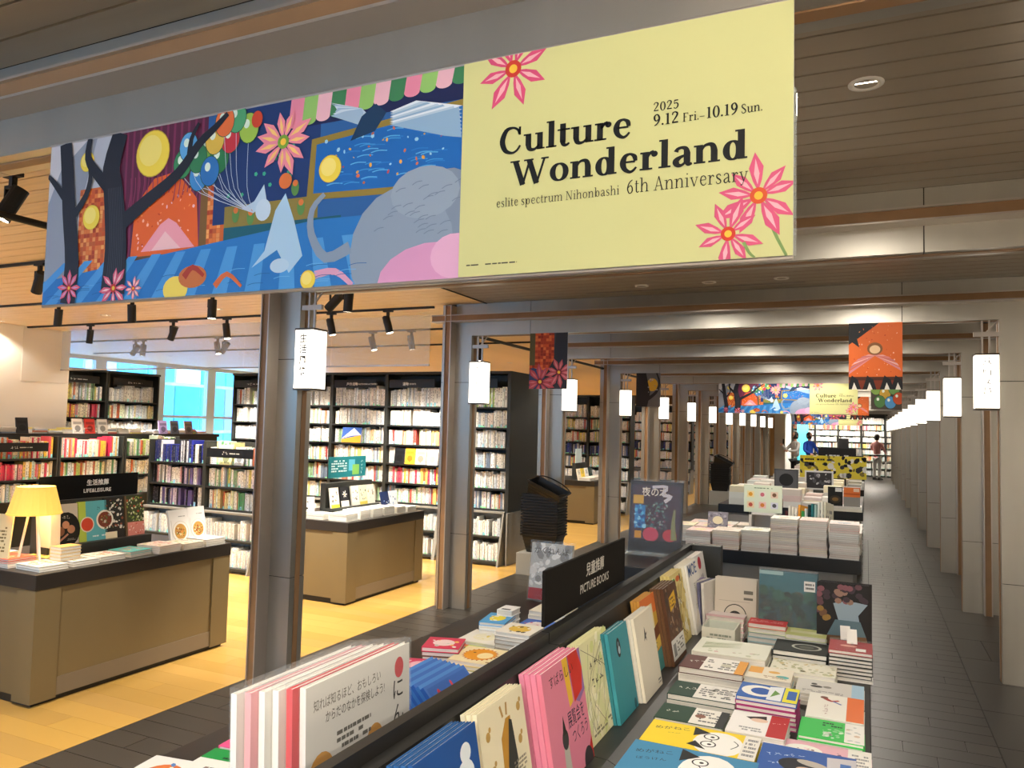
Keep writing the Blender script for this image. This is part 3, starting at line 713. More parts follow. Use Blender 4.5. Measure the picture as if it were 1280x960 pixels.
# small hanging flags: crops of similar generic pictures
def flag(k, x0, kind, label):
    r = thing('hanging_flag', label, 'flag', (x0, Y0(k)-.02, 1.93), group='small picture flags under the beams')
    part('cloth', B(0, .345, 0, .003, 0, .475), 'bannercloth', r)
    a = Art(); a.clip = (0, 0, .345, .475)
    if kind == 0:
        a.rect(0, 0, .345, .475, '#3a3a44'); a.rect(0, .13, .22, .475, '#b8482a'); a.k += 1
        for i in range(9):
            for j in range(14): a.rect(.0+i*.025, .13+j*.025, .023+i*.025, .153+j*.025, random.choice(['#c8552c', '#d8703c', '#a83c22', '#8c2f1c']), True)
        a.rect(0, .2, .05, .475, '#5a5030'); a.poly([(.2, 0), (.345, 0), (.345, .475), (.24, .475), (.22, .25), (.14, .1)], '#2b2d38')
        a.poly([(.03, .18), (.16, .15), (.1, 0), (0, 0), (0, .16)], '#30406e')
        a.flower(.1, .06, .15, '#b04a58', '#c8707a', '#7a2a38', 9, .3); a.flower(.27, .14, .13, '#b85460', '#d08088', '#7a2a38', 9)
    elif kind == 1:
        a.rect(0, 0, .345, .475, '#e06a2c'); a.poly([(0, .32), (0, .475), (.2, .475), (.08, .38)], '#1d1d22'); a.poly([(.02, .34), (.07, .30), (.05, .38)], '#1d1d22')
        a.speckle(.02, .1, .33, .46, ['#f09a5a', '#c4441e', '#f7c0a0'], 50, .006)
        for i in range(13):
            t = math.radians(12+i*13); a.poly([(.17, .24), (.17+.17*math.cos(t), .10+.17*math.sin(t)*.9), (.17+.17*math.cos(t+.16), .10+.17*math.sin(t+.16)*.9)], ['#d98a92', '#e8b0ae', '#c87880'][i % 3])
        a.ell(.17, .29, .05, '#8a5a34', .045); a.ell(.17, .285, .035, '#f0c89a', .03)
        a.rect(0, .0, .345, .085, '#7a3018'); a.rect(0, .065, .345, .09, '#4c2414')
        for u in (.03, .13, .24, .31): a.poly([(u-.04, 0), (u-.01, .10), (u+.03, .07), (u+.05, 0)], '#1c1b20'); a.poly([(u-.01, 0), (u+.005, .05), (u+.025, 0)], '#e8e2d6')
    elif kind == 2:
        a.rect(0, 0, .345, .475, '#6e6a6c'); a.ell(.23, .31, .08, '#e8b23c', .09); a.poly([(0, 0), (.16, 0), (.2, .2), (.14, .475), (0, .475)], '#2b2628')
        a.line([(.15, .1), (.28, .2), (.33, .34), (.29, .475)], .05, '#2b2628', .02); a.speckle(.15, .2, .3, .4, ['#c4c0c8', '#9a969e'], 8, .015)
    else:
        a.rect(0, 0, .345, .475, '#4a4038'); a.poly([(0, .3), (.345, .42), (.345, .475), (0, .475)], '#1d1d22')
        for (u, v, c) in ((.06, .26, '#7fa04a'), (.16, .2, '#c8a03c'), (.26, .26, '#6f9a54'), (.1, .1, '#4f7a44'), (.22, .09, '#4f90c4'), (.31, .14, '#c4532c'), (.3, .35, '#b84a2c')):
            a.ell(u, v, .066, '#28402c', .08); a.ell(u, v, .062, c, .075); a.ell(u-.02, v+.03, .015, '#e8efe0', .02)
    a.put(r, 'printed_picture')
for k, x0, kind, lab in ((1, -2.615, 0, 'flag printed with bricks and dark red flowers, hung left in the second frame'), (1, -.115, 1, 'orange flag with a pink fan shape and dark pointed shapes, hung on the right'),
                         (3, -2.95, 2, 'grey flag with dark branch and yellow disc, hung left of centre'), (3, .05, 3, 'flag printed with green and yellow balloons, behind the orange flag'),
                         (6, -.30, 1, 'small orange flag hanging far down the aisle, right of the middle banner'), (6, -.72, 0, 'small dark flag hanging far down the aisle beside the orange one')):
    flag(k, x0, kind, lab)

# ------------------------------------------------------------------ ceiling lamps
def spot(parent, loc, tgt, power, ang=80, blend=.8, col=(1, .92, .8), r=.05):
    l = bpy.data.lights.new('lamp_light', 'SPOT'); l.energy = power; l.spot_size = math.radians(ang); l.spot_blend = blend; l.color = col; l.shadow_soft_size = r
    o = bpy.data.objects.new('lamp_light', l); COL.objects.link(o); o.location = loc
    d = Vector(tgt)-Vector(loc); o.rotation_euler = d.to_track_quat('-Z', 'Y').to_euler()
    if parent: o.parent = parent
    return o
ring = MB().lathe([(.035, .0), (.035, -.004), (.052, -.003), (.052, .004)], 18).mesh('trim_ring', 'white_metal', smooth=True)
disc = MB().lathe([(.0, .002), (.036, .002)], 16).mesh('lens', 'down')
def downlight(x, y, label, power, ang=110, group='ceiling downlights over the aisle', col=(1, .92, .8), blend=.35):
    r = thing('downlight', label, 'downlight', (x, y, CZ-.001), group=group)
    put('trim_ring', ring, r); put('lens', disc, r)
    spot(r, (0, 0, -.02), (0, 0, -1), power, ang, blend, col)
for k in range(-2, 10):
    downlight(0.0, Y0(k)+1.09, 'round ceiling downlight alone on the slats right of the banner' if k == -1 else 'added hidden downlight near the right columns in the %s ceiling bay' % ORD[k+2], {-2: 20, -1: 15}.get(k, 30), 170, blend=.15)  # all but the lamp beside the banner added out of sight to light columns
    if k >= 0: downlight(-1.2, Y0(k)+1.09, 'added hidden downlight over the tables in the %s ceiling bay' % ORD[k+2], 17, 170, blend=.15)  # added row, out of sight, to brighten the beam faces evenly
for i, x in enumerate((.2, 1.8)):
    downlight(x, -2.2, '%s added unseen wall-washing downlight from the left behind the camera' % ORD[i], 300, 160)  # added lamps: brighten the rear wall so it bounces light forward
for k in range(-2, 11):  # first bay, behind the camera, added to light banner and beams
    for i, x in enumerate((-1.54, -1.04, -.54)):
        downlight(x, Y0(k)+(1.88 if k >= 0 else .5), '%s downlight across the aisle in the %s ceiling bay counted from the front' % (('left', 'middle', 'right')[i], ORD[k+2]), 20, 125)
for i, x in enumerate((-11, -9.2, -7.4, -5.8, -4.4)):
    for j, y in enumerate((3.0, 4.2, 5.6, 7.2, 9.6, 11.8, 16, 21, 27)):
        downlight(x+(.3 if j % 2 else 0), y, '%s downlight from the left in oak ceiling row %s' % (ORD[i], ORD[j]), 26 if j < 5 else 140, 130, 'downlights in the oak ceiling', (1, .9, .76))
for i, x in enumerate((-2.2, -1.0, .2)):
    downlight(x, 32.3, '%s added fill downlight from the left before the end wall bookcases' % ORD[i], 200, 160)  # added lamps to brighten the dim end wall shelves
sl = thing('air_slot', 'thin dark linear air slot in the aisle ceiling beyond the banner', 'air slot', (-2.05, 5.80, CZ-.003)); part('frame', MB().box(0, 1.65, 0, .006, 0, .006).box(0, 1.65, .024, .03, 0, .006), 'fin', sl); part('slot', B(0, 1.65, .006, .024, .002, .006), 'slat_back', sl)
sk_ = thing('ceiling_speaker', 'round flat ceiling ring on the oak ceiling beside the second left column', 'ceiling ring', (-4.05, 6.75, CZ-.004)); part('rim', MB().lathe([(.10, .004), (.10, 0), (.115, 0), (.115, .004)], 28), 'white_metal', sk_); part('grille', MB().lathe([(.0, .002), (.10, .002)], 28), 'slat_wood', sk_)
# black track rails and spotlights
rail_me = MB().box(-12, -3.6, -.012, .012, -.02, 0).mesh('track_rail', 'black_metal')
TR = [2.12, 3.48, 4.8, 6.05, 7.45, 8.9]
for i, y in enumerate(TR):
    tag(put('track_rail', rail_me, None, (0, y, CZ)), '%s black lighting track from the front on the oak ceiling' % ORD[i], 'track', 'black lighting tracks')
head = MB().tube((0, 0, .075), (0, 0, -.085), .036, n=16).mesh('lamp_head', 'black_metal', smooth=False)
lensm = MB().tube((0, 0, -.085), (0, 0, -.0855), .030, n=14).mesh('lens', 'lens')
yoke = MB().box(-.012, .012, -.012, .012, -.075, 0).box(-.045, .012, -.008, .008, -.085, -.07).box(-.048, -.04, -.008, .008, -.14, -.07).mesh('yoke', 'black_metal')
adapter = MB().box(-.05, .05, -.016, .016, -.035, -.018).mesh('track_adapter', 'black_metal')
SP = [(-3.45, 2.12, -15, -20), (-5.3, 3.48, -35, 10), (-7.0, 4.8, -12, 6), (-6.0, 4.8, -10, 12), (-5.03, 4.8, 0, 0), (-3.75, 4.8, -48, 0), (-3.62, 4.8, -8, 6), (-9.75, 6.05, 0, 0), (-9.55, 6.05, 20, 0), (-8.24, 6.05, -12, 5), (-6.9, 6.05, -25, 0), (-6.12, 6.05, 10, 0), (-4.76, 6.05, 10, 8), (-4.1, 6.05, 14, 8),
      (-9.2, 7.45, -45, 0), (-9.05, 7.45, -8, 0), (-7.68, 7.45, 15, 0), (-7.55, 7.45, -40, 0), (-6.6, 7.45, -2, 0), (-5.25, 7.45, 18, 0), (-4.72, 7.45, 6, 10), (-4.6, 8.9, 0, 0), (-3.8, 8.9, 10, 0)]
for i, (x, y, ty, tx) in enumerate(SP):
    r = thing('track_spotlight', 'black cylindrical spotlight, %s from the left on the %s ceiling track' % (ORD[[q for q in sorted(a[0] for a in SP if a[1] == y)].index(x)], ORD[TR.index(y)]), 'spotlight', (x, y, CZ-.0), group='black track spotlights')
    put('track_adapter', adapter, r); put('yoke', yoke, r)
    h = put('lamp_head', head, r, (0, 0, -.15), (math.radians(tx), math.radians(-ty), 0)); put('lens', lensm, h)
    d = Vector((0, .35, -1)) if y > 5 else Vector((-.1, .1, -1))
    spot(r, (0, .0, -.26), Vector((0, 0, -.26))+d, 160, 80, .7)
# ------------------------------------------------------------------ books
random.seed(21)
_bk = {}
def book_meshes(w, h, t):
    key = (round(w, 3), round(h, 3), round(t, 4))
    if key not in _bk:
        c = min(.0022, t*.2); p = .003
        cov = MB().box(0, w, 0, c, 0, h).box(0, w, t-c, t, 0, h).box(0, c, c, t-c, 0, h)
        pg = MB().box(c, w-p, c, t-c, p, h-p)
        _bk[key] = (cov.mesh('book_cover', 'cover'), pg.mesh('page_block', 'pages'), MB().box(0, w, 0, c, 0, h).box(0, w, t-c, t, 0, h).box(0, c, c, t-c, 0, h).box(c, w-p, c, t-c, p, h-p, mi=1).mesh('book_copy', ['cover', 'pages']))
    return _bk[key]
def book(w, h, t, color, label, loc, rot=(0, 0, 0), group=None, art=None, name='book', cat='book', simple=False, wrap=False):
    """cover faces local -Y, width +X, height +Z, thickness +Y"""
    if name == 'book' and group:
        if 'picture book' in group or 'near island' in group: name, cat = 'picture_book', 'picture book'
        elif 'cookbook' in group: name, cat = 'cookbook', 'cookbook'
    label = ' '.join(label.split()[:16])
    cv, pg, both = book_meshes(w, h, t)
    col = srgb(color)
    if simple:
        o = put(name, both, None, loc, rot, col)
    else:
        o = put(name, cv, None, loc, rot, col); put('page_block', pg, o)
        if art:
            if art.mb.f: art.mb.face([(.0005, -.0002, .0005), (w-.0005, -.0002, .0005), (w-.0005, -.0002, h-.0005), (.0005, -.0002, h-.0005)], 0, col)
            art.put(o, 'cover_print')
        if wrap: part('plastic_wrap', B(-.002, w+.002, -.004, t+.002, -.001, h+.012), 'plastic', o)
    tag(o, label, cat, group)
    return o
FLAT = (-PI/2, 0, 0)
def jit(a): return random.uniform(-a, a)
def shade_of(c, g):
    c = srgb(c); return tuple(min(1, x*g) for x in c)
def stack(x0, x1, y0, y1, z0, h, n, color, desc, group, art=None, rz=0, under=None, name='book', cat='book', simple_top=False, wrap=False, sp=None):
    """pile of n books, top one shows its cover art; footprint in world x,y"""
    w, d = x1-x0, y1-y0; t = h/n
    R = Matrix.Rotation(rz, 3, 'Z'); c = Vector(((x0+x1)/2, (y0+y1)/2, 0))
    for i in range(n):
        top = i == n-1
        z = z0+t*(i+1); jx, jy, jr = (jit(.003), jit(.003), jit(.012)) if not top else (0, 0, 0)
        off = R @ Vector((-w/2, -d/2, 0)); loc = (c.x+off.x+jx, c.y+off.y+jy, z)
        col = color if top else (random.choice(under) if under else color)
        lab = desc if top else 'copy piled under the '+' '.join(desc.split()[:12])
        book(w, d, t*.985, col, lab, loc, Euler((-PI/2, 0, rz+jr)), group, art if top else None, name, cat, simple=(not top) or simple_top, wrap=wrap and top)
# spine-out rows
unit_spine = None
def spine_unit():
    global unit_spine
    if unit_spine is None:
        mb = MB().box(0, 1, 0, 1, 0, 1)
        mb.uv = []
        for q in range(6):
            mb.uv.append([(0, 0), (.98, 0), (.98, 1), (0, 1)] if q == 2 else [(.1, .95)]*4)
        unit_spine = mb.mesh('spine_book', 'spine')
    return unit_spine
rows = MB(); rows.uv = []
NIND = [0]
PALS = dict(
    mixed=['#f2eee4', '#efe9dc', '#f6f3ec', '#e8e2d4', '#ffffff', '#f4f0e6', '#d8cfc0', '#e9c9a0', '#b8c8d8', '#7a8aa0', '#c8544a', '#e8d87a', '#f2eee4', '#efe9dc', '#f6f3ec', '#e8e2d4', '#98b890', '#d88a6a', '#f0e0e4'],
    white=['#f4f2ea', '#efece2', '#ffffff', '#e9e4d8', '#f2efe6', '#e0dace', '#d8d8d8', '#f0e4d8', '#c4ccd4'],
    blue=['#24306a', '#1c2448', '#2a2f5c', '#e8e6e0', '#1a1a22', '#3a4a8a', '#cfd2da', '#2430a0', '#d8d4cc', '#101420'],
    bright=['#f2c040', '#e8743a', '#f6f2e8', '#e85a6a', '#f4e8c8', '#f0a0a8', '#f6f0e4', '#c8e0e4', '#d83a5a', '#f8d070'],
    purple=['#6a5a90', '#d8c8d8', '#2a2430', '#e8e4dc', '#a890b8', '#d4a0a0', '#f0ece4', '#4a4a70', '#e8d060', '#1f1d22'],
    green=['#f2efe4', '#e4ecc8', '#dfe8e0', '#b8d070', '#f4f2ea', '#5a9a6a', '#e8d8a0', '#d8e0e8', '#c8643a', '#f0ece0'])
def row_of_books(x0, x1, yf, z0, hmin, hmax, pal, desc, group, individual, xf=None, depth=.16, tmin=.012, tmax=.032, gap=.04):
    """spine-out row in local coords: x0..x1, spine plane yf, standing on z0; xf maps local->world (Matrix)"""
    x = x0+.004; P = PALS[pal]; run = 0
    while x < x1-tmax:
        t = random.uniform(tmin, tmax)
        if run <= 0: run = random.randint(2, 7); base = random.uniform(hmin, hmax); c0 = random.choice(P)
        run -= 1
        h = min(hmax, max(hmin, base+jit(.008)))
        col = c0 if random.random() < .45 else random.choice(P)
        if random.random() < gap*.5: x += random.uniform(.01, .05); continue
        y = yf+random.uniform(0, .02); col3 = shade_of(col, random.uniform(.85, 1.0))
        if individual and NIND[0] < 195:
            NIND[0] += 1
            o = put('book', spine_unit(), None, color=col3)
            o.matrix_world = xf @ Matrix.LocRotScale(Vector((x, y, z0)), None, Vector((t-.001, depth, h)))
            tag(o, '%s book spine out %s' % (cname(col), desc), 'book', group)
        else:
            a = [xf @ Vector(p) for p in ((x, y, z0), (x+t-.001, y, z0), (x+t-.001, y+depth, z0), (x, y+depth, z0), (x, y, z0+h), (x+t-.001, y, z0+h), (x+t-.001, y+depth, z0+h), (x, y+depth, z0+h))]
            s = random.randint(1, 900)
            for q in ((4, 5, 6, 7), (0, 1, 5, 4), (1, 2, 6, 5), (3, 0, 4, 7)):
                rows.face([a[i] for i in q], 0, col3)
                rows.uv.append([(s, 0), (s+.98, 0), (s+.98, 1), (s, 1)] if q[0] == 0 else [(s+.05, .95)]*4)
        x += t
def rows_box(x0, x1, y0, y1, z0, z1, col):
    """a lying book too small to pick out, added to the joined books"""
    k = len(rows.f); rows.box(x0, x1, y0, y1, z0, z1, 0, shade_of(col, random.uniform(.85, 1)))
    rows.uv += [[(5.05, .95)]*4]*6
def cname(h):
    r, g, b = [int(h.lstrip('#')[i:i+2], 16)/255 for i in (0, 2, 4)]
    mx, mn = max(r, g, b), min(r, g, b)
    if mx-mn < .13: return 'white' if mx > .88 else ('grey' if mx > .3 else 'black')
    if mx < .25: return 'black'
    import colorsys
    hh, s, v = colorsys.rgb_to_hsv(r, g, b); d = hh*360
    if s < .2 and v > .8: return 'cream'
    return 'red' if d < 15 or d > 340 else 'orange' if d < 40 else 'yellow' if d < 70 else 'green' if d < 170 else 'blue' if d < 255 else 'purple' if d < 300 else 'pink'

# ------------------------------------------------------------------ bookcases
def sign_text(parent, main, sub, w, h, loc, rot=(0, 0, 0)):
    a = Art()
    if not main:
        a.glyphs(w*.34, h*.3, h*.4, 2, '#e8e6e0'); a.lines(w*.5, h*.38, w*.72, h*.56, 1, '#d8d6d0', .9); a.put(parent, 'lettering', loc, rot); return
    a.text(main, w*.30, h*.30, h*.45, '#f4f2ee', .012); ps, wd = text_polys(main, .012)
    a.text(sub, w*.30+wd*h*.45+.01, h*.36, h*.28, '#f4f2ee', .006); a.put(parent, 'lettering', loc, rot)
def bookcase(loc, rotz, label, group, tiers=6, pals=('mixed',), sign=None, individual=False, wd=.86, low=True, desc='', ends=(False, False), lite=False, base_pal='white', top=True, seed=None):
    if seed is not None: random.seed(seed)
    r = thing('bookcase', label, 'bookcase', loc, rotz, group)
    xf = Matrix.LocRotScale(Vector(loc), Euler((0, 0, rotz)), None)
    H = .63+.24*(tiers-1)+(.40 if top else .25); dp = .30
    for x in (0, wd-.022): part('side_panel', B(x, x+.022, 0, dp, .60, H), 'shelf', r)
    part('back_panel', B(.022, wd-.022, dp-.015, dp, .60, H), 'shelf', r)
    if top: part('top_board', B(0, wd, -.02, dp, H, H+.03), 'shelf', r)
    sh = None
    for i in range(tiers):
        z = .63+.24*i
        o = B(.022, wd-.022, .005, dp-.015, z-.02, z).mesh('shelf_board', 'shelf_dark') if sh is None else sh
        sh = o; q = put('shelf_board', o, r, (0, 0, 0 if i == 0 else .24*i))
    # sloping base cabinet with two display tiers
    if low:
        b = part('base_cabinet', MB().prism([(-.20, 0), (dp, 0), (dp, .6), (-.06, .6), (-.075, .52), (-.19, .05)], 0, .022, 'x').prism([(-.20, 0), (dp, 0), (dp, .6), (-.06, .6), (-.19, .05)], wd-.022, wd, 'x').box(.022, wd-.022, .12, .14, .05, .6).box(.0, wd, -.06, dp, .59, .61), 'grey_metal', r)
        part('base_shelf', B(.022, wd-.022, -.185, .12, .03, .055), 'shelf', b); part('base_shelf', B(.022, wd-.022, -.12, .12, .31, .33), 'shelf', b)
        for z, yf in ((.055, -.13), (.33, -.07)):
            row_of_books(.03, wd-.03, yf, z, .16, .21, base_pal, 'in the sloping base of '+desc, group or 'shelved books', False, xf, .15, .008, .02)
    for i in range(tiers):
        z = .63+.24*i; pal = pals[(tiers-1-i) % len(pals)]
        row_of_books(.03, wd-.03, .04, z, .165 if i < tiers-1 else .18, .21 if i < tiers-1 else .26, pal, 'on the %s shelf up of %s' % (ORD[i], desc), 'books on '+desc, individual and not lite, xf)
    if sign:
        s = part('section_sign', B(.06, .72, -.03, -.022, H-.17, H-.07), 'black', r)
        sign_text(s, sign[0], sign[1], .66, .10, (.06, -.03, H-.17))
    return r
# unit 4: two low bays in front of the windows (faces the camera side)
bookcase((-7.53, 6.35, 0), 0, 'low bookcase bay full of dark blue spines behind the cookbook counter', 'low bookcases', 3, ('blue', 'purple', 'purple'), None, True, .87, True, 'the low blue-spined bookcase', top=False, seed=31)
bookcase((-6.66, 6.35, 0), 0, 'low bookcase bay with white and green spines beside the first left column', 'low bookcases', 3, ('green', 'mixed', 'green'), ('', ''), True, .87, True, 'the low green and white bookcase', top=False, seed=32)
# tall row behind: sports / outdoor
tall = [(-8.12, ('green', 'white', 'white', 'mixed', 'white', 'white'), ('', ''), 'leftmost tall bookcase of the row, with green and white spines'),
        (-7.26, ('white', 'mixed', 'white', 'mixed', 'mixed', 'mixed'), ('', ''), 'tall bookcase behind the first left lantern'),
        (-6.40, ('white', 'white', 'mixed', 'mixed', 'mixed', 'mixed'), ('戶外活動', 'OUTDOOR ACTIVITIES'), 'tall outdoor activities bookcase above the teal counter poster'),
        (-5.54, ('white', 'white', 'mixed', 'mixed', 'bright', 'mixed'), ('運動', 'SPORTS'), 'tall sports bookcase right of the outdoor activities one'),
        (-4.68, ('green', 'white', 'white', 'mixed', 'white', 'mixed'), ('', ''), 'tall end bookcase seen through the second portal frame')]
for i, (x, p, sg, lab) in reversed(list(enumerate(tall))):
    bookcase((x, 8.2, 0), 0, lab, 'tall bookcases in the middle row', 6, p, sg, i == 4, .86, True, ('the leftmost tall bookcase', 'the lantern bookcase', 'the outdoor activities bookcase', 'the sports bookcase', 'the tall end bookcase')[i], seed=40+i)
ep = thing('end_panel', 'dark charcoal end panel closing the tall bookcase row', 'panel', (-3.82, 8.18, 0)); part('board', B(0, .03, 0, 1.15, 0, 2.26), 'shelf', ep); part('cabinet_side', B(.03, .05, -.05, 1.1, 0, .6), 'grey_metal', ep)
# face-out books on the tall row (different sections)
random.seed(77)
def faceout(x, y, z, w, h, col, label, rotz=0, arts=None, group='face-out books on shelves', tilt=-.12):
    a = Art()
    if arts: arts(a, w, h)
    else:
        a.rect(w*.1, h*.62, w*.9, h*.8, shade_of(col, .5)); a.ell(w*.5, h*.35, w*.28, shade_of(col, .35)); a.lines(w*.15, h*.08, w*.85, h*.16, 2, '#333333', .7)
    return book(w, h, .015, col, label, (x, y, z), Euler((tilt, 0, rotz)), group, a)
faceout(-6.22, 8.205, 1.35, .30, .20, '#3a62b8', 'blue and orange book face-out on the outdoor activities bookcase', arts=lambda a, w, h: (a.poly([(0, 0), (w, 0), (w, h*.5), (0, h*.2)], '#f0a030'), a.poly([(0, h*.25), (w*.6, h*.95), (w, h*.5), (w*.5, h*.45)], '#e8eef6')))
faceout(-5.40, 8.205, 1.11, .15, .2, '#14161c', 'black book face-out on the sports bookcase'); faceout(-5.24, 8.205, 1.11, .14, .2, '#e8b830', 'yellow and black book face-out on the sports bookcase'); faceout(-5.09, 8.205, 1.11, .15, .2, '#ead8c0', 'cream book with brown figures face-out on the sports bookcase'); faceout(-4.92, 8.205, 1.11, .15, .2, '#f4f4f2', 'white book face-out at the right of the sports shelf')
faceout(-6.45, 6.36, 1.11, .17, .22, '#e4eeb4', 'pale green book face-out on the low green and white bookcase'); faceout(-6.24, 6.36, 1.11, .13, .2, '#dfe9f0', 'pale blue book face-out on the low green and white bookcase')
# left side: low run facing the aisle and tall run behind it
lowl = [(4.25, ('bright', 'mixed', 'mixed'), None, 'low bookcase at the left picture edge behind the yellow lamp'), (5.13, ('bright', 'bright', 'mixed'), ('', ''), 'low bookcase with orange and red spines behind the yellow lamp'), (6.01, ('bright', 'green', 'bright'), None, 'low bookcase with red covers left of the blue-spined one'), (6.89, ('green', 'bright', 'white'), None, 'low narrow bookcase with yellow and teal boxes')]
for i, (y, p, sg, lab) in enumerate(lowl):
    bookcase((-8.6, y, 0), PI/2, lab, 'low bookcases facing the aisle', 3, p, sg, False, .87, False, 'the '+lab, top=False, seed=60+i)
lc = thing('counter_run', 'long dark counter topped with flat books behind the low bookcases', 'counter', (-8.95, 4.2, 0)); part('worktop', B(-.40, 0, 0, 4.6, 1.34, 1.385), 'counter_dark', lc); part('body', B(-.38, -.02, .02, 4.58, 0, 1.34), 'shelf', lc)
random.seed(81)
for i in range(22):
    y = 4.45+i*.19; n = random.randint(2, 4)
    for j in range(n):
        rows_box(-9.17+jit(.01), -9.02+jit(.01), y+jit(.01), y+.16, 1.385+.018*j, 1.385+.018*(j+1)-.001, random.choice(PALS['mixed']))
for y, c, lb in ((5.75, '#23252a', 'dark book propped upright on the far counter'), (6.45, '#f2f0ea', 'white book with yellow label propped on the far counter'), (6.62, '#c83a30', 'red book propped on the far counter'), (6.8, '#d8d4cc', 'grey book propped beside the red one'), (7.75, '#9a86b0', 'lilac book propped on the far counter by the window'), (7.95, '#4a4a52', 'dark grey book propped on the far counter by the window'), (8.2, '#6a5a52', 'brown book propped on the far counter by the window')):
    faceout(-9.0, y, 1.385, .14, .19, c, lb, PI/2, tilt=-.2)
for i, y in enumerate((5.72, 6.60, 7.48)):
    bookcase((-9.75, y, 0), PI/2, '%s tall bookcase from the left against the windows' % ORD[i], 'tall bookcases by the windows', 6, (('white', 'mixed', 'mixed'), ('mixed', 'bright', 'white'), ('white', 'green', 'white'))[i], (('', ''), ('', ''), ('', ''))[i], False, .87, False, 'the %s tall bookcase by the windows' % ORD[i], seed=90+i)
bookcase((-9.3, 10.4, 0), 0, 'distant tall bookcase beside the blue window column', 'tall bookcases by the windows', 6, ('white',), None, False, .86, False, 'the distant tall bookcase', seed=95)
bp = thing('blue_panel', 'flat blue upright panel beside the far windows', 'panel', (-9.78, 10.3, 0)); part('board', B(0, .42, 0, .05, 0, 2.25), 'fac_dark', bp); part('foot', B(-.02, .44, -.05, .1, 0, .04), 'shelf', bp)
# more rows farther back
for ri, yr in enumerate((14.3, 20.0, 26.0)):
    for i in range(4 if ri == 0 else 3):
        x = -4.95-.86*i
        bookcase((x, yr, 0), 0, 'tall bookcase %s from the right end of background row %s' % (ORD[i], ORD[ri]), 'tall bookcases in the background rows', 6, ('white', 'mixed', 'mixed', 'blue', 'mixed', 'white'), None, False, .86, True, 'a background bookcase', seed=100+ri*10+i)
# shelf wall at the end of the aisle
for i in range(5):
    bookcase((-2.75+.86*i, 33.6, 0), 0, '%s bookcase from the left on the end wall of the aisle' % ORD[i], 'bookcases on the end wall', 7, ('white', 'bright', 'white', 'white', 'mixed'), None, False, .86, True, 'the end wall bookcase', seed=140+i)
# ------------------------------------------------------------------ counters in the shop
def counter(loc, L, Wd, label, riser=None):
    """loc = front right corner on the floor (x = aisle face), extends -x and +y"""
    x, y = loc
    r = thing('display_counter', label, 'counter', (x, y, 0), group='taupe display counters')
    part('worktop', B(-Wd, 0, 0, L, .635, .722), 'counter_dark', r, bevel=.004)
    part('body', B(-Wd+.03, -.014, .014, L-.014, .05, .635), 'counter', r)
    part('corner_post', B(-.16, -.004, .004, .012, .02, .634), 'counter', r); part('corner_post', B(-.012, -.004, .012, .155, .02, .634), 'counter', r)
    part('corner_post', B(-.012, -.004, L-.155, L-.004, .02, .634), 'counter', r)
    part('plinth', B(-Wd+.05, -.03, .03, L-.03, 0, .05), 'black', r)
    part('kick_strip', B(-.016, -.010, .156, L-.156, .03, .13), mat('taupe_kick', '#7d705d', .5), r)
    if riser:
        a, b, z = riser
        q = part('riser', MB().box(-.52, -.46, a, b, .722, z).box(-.46, -.36, a, b, .722, .80), 'shelf', r)
    return r
counter((-4.14, 2.80), 1.43, 1.0, 'taupe counter with cookbooks, yellow lamp and life and leisure sign', (.30, 1.05, 1.07))
counter((-4.14, 5.60), 1.29, 1.0, 'taupe counter with small teal poster in front of the tall bookcases', (.26, 1.0, 1.03))
counter((-4.15, 12.4), 1.2, 1.0, 'distant taupe counter between the third and fourth portal frames', (.3, .9, 1.0))
def board_sign(name, label, loc, w, h, rotz, main, sub, col='#0d0d0e', t=.012, fg='#f4f2ee', mainsz=.2):
    r = thing(name, label, 'sign', loc, rotz); part('board', B(0, w, 0, t, 0, h), mat(name+'_board', col, .8, spec=.15), r)
    a = Art(); ps, wd = text_polys(main, .02); s = h*mainsz
    a.text(main, w*.56, h*.56, s, fg, .02, center=True); a.text(sub, w*.56, h*.24, s*.85, fg, .012, center=True)
    a.put(r, 'lettering'); return r
board_sign('section_sign', 'black sign reading LIFE&LEISURE on the left counter', (-4.60, 3.10, 1.072), .70, .15, PI/2, '生活推薦', 'LIFE&LEISURE', mainsz=.27)
# desk 1: face-out cookbooks
random.seed(5)
G1 = 'cookbooks standing on the left counter'
X1 = -4.545; RX = PI/2
def fo1(y, w, h, t, col, label, fn=None, x=X1, z=.80, tilt=-.14, simple=False):
    a = Art()
    if fn: fn(a, w, h)
    return book(w, h, t, col, label, (x, y, z), Euler((tilt, 0, RX)), G1, a)
for i in range(6): fo1(3.105+i*.010, .009, .235, .17, '#efece2', 'white cookbook edge left of the black plate cookbook', x=X1+.07, tilt=-.05)
fo1(3.165, .175, .25, .02, '#cfc8bd', 'grey cookbook with a round black plate of food on its cover', lambda a, w, h: (a.ell(w*.55, h*.36, w*.52, '#17150f', w*.62), a.ell(w*.3, h*.33, .03, '#8a5a3c'), a.ell(w*.52, h*.48, .024, '#c89070'), a.ell(w*.72, h*.36, .026, '#b8876a'), a.line([(w*.25, .02), (w*.5, h*.2), (w*.6, h*.25)], .012, '#b8826a'), a.glyphs(w*.4, h*.62, .025, 2, '#d8d0c0'), a.lines(w*.55, .02, w*.9, .035, 2, '#8a8478')))
fo1(3.345, .05, .255, .02, '#b8cf52', 'lime green cookbook spine between the grey and teal cookbooks')
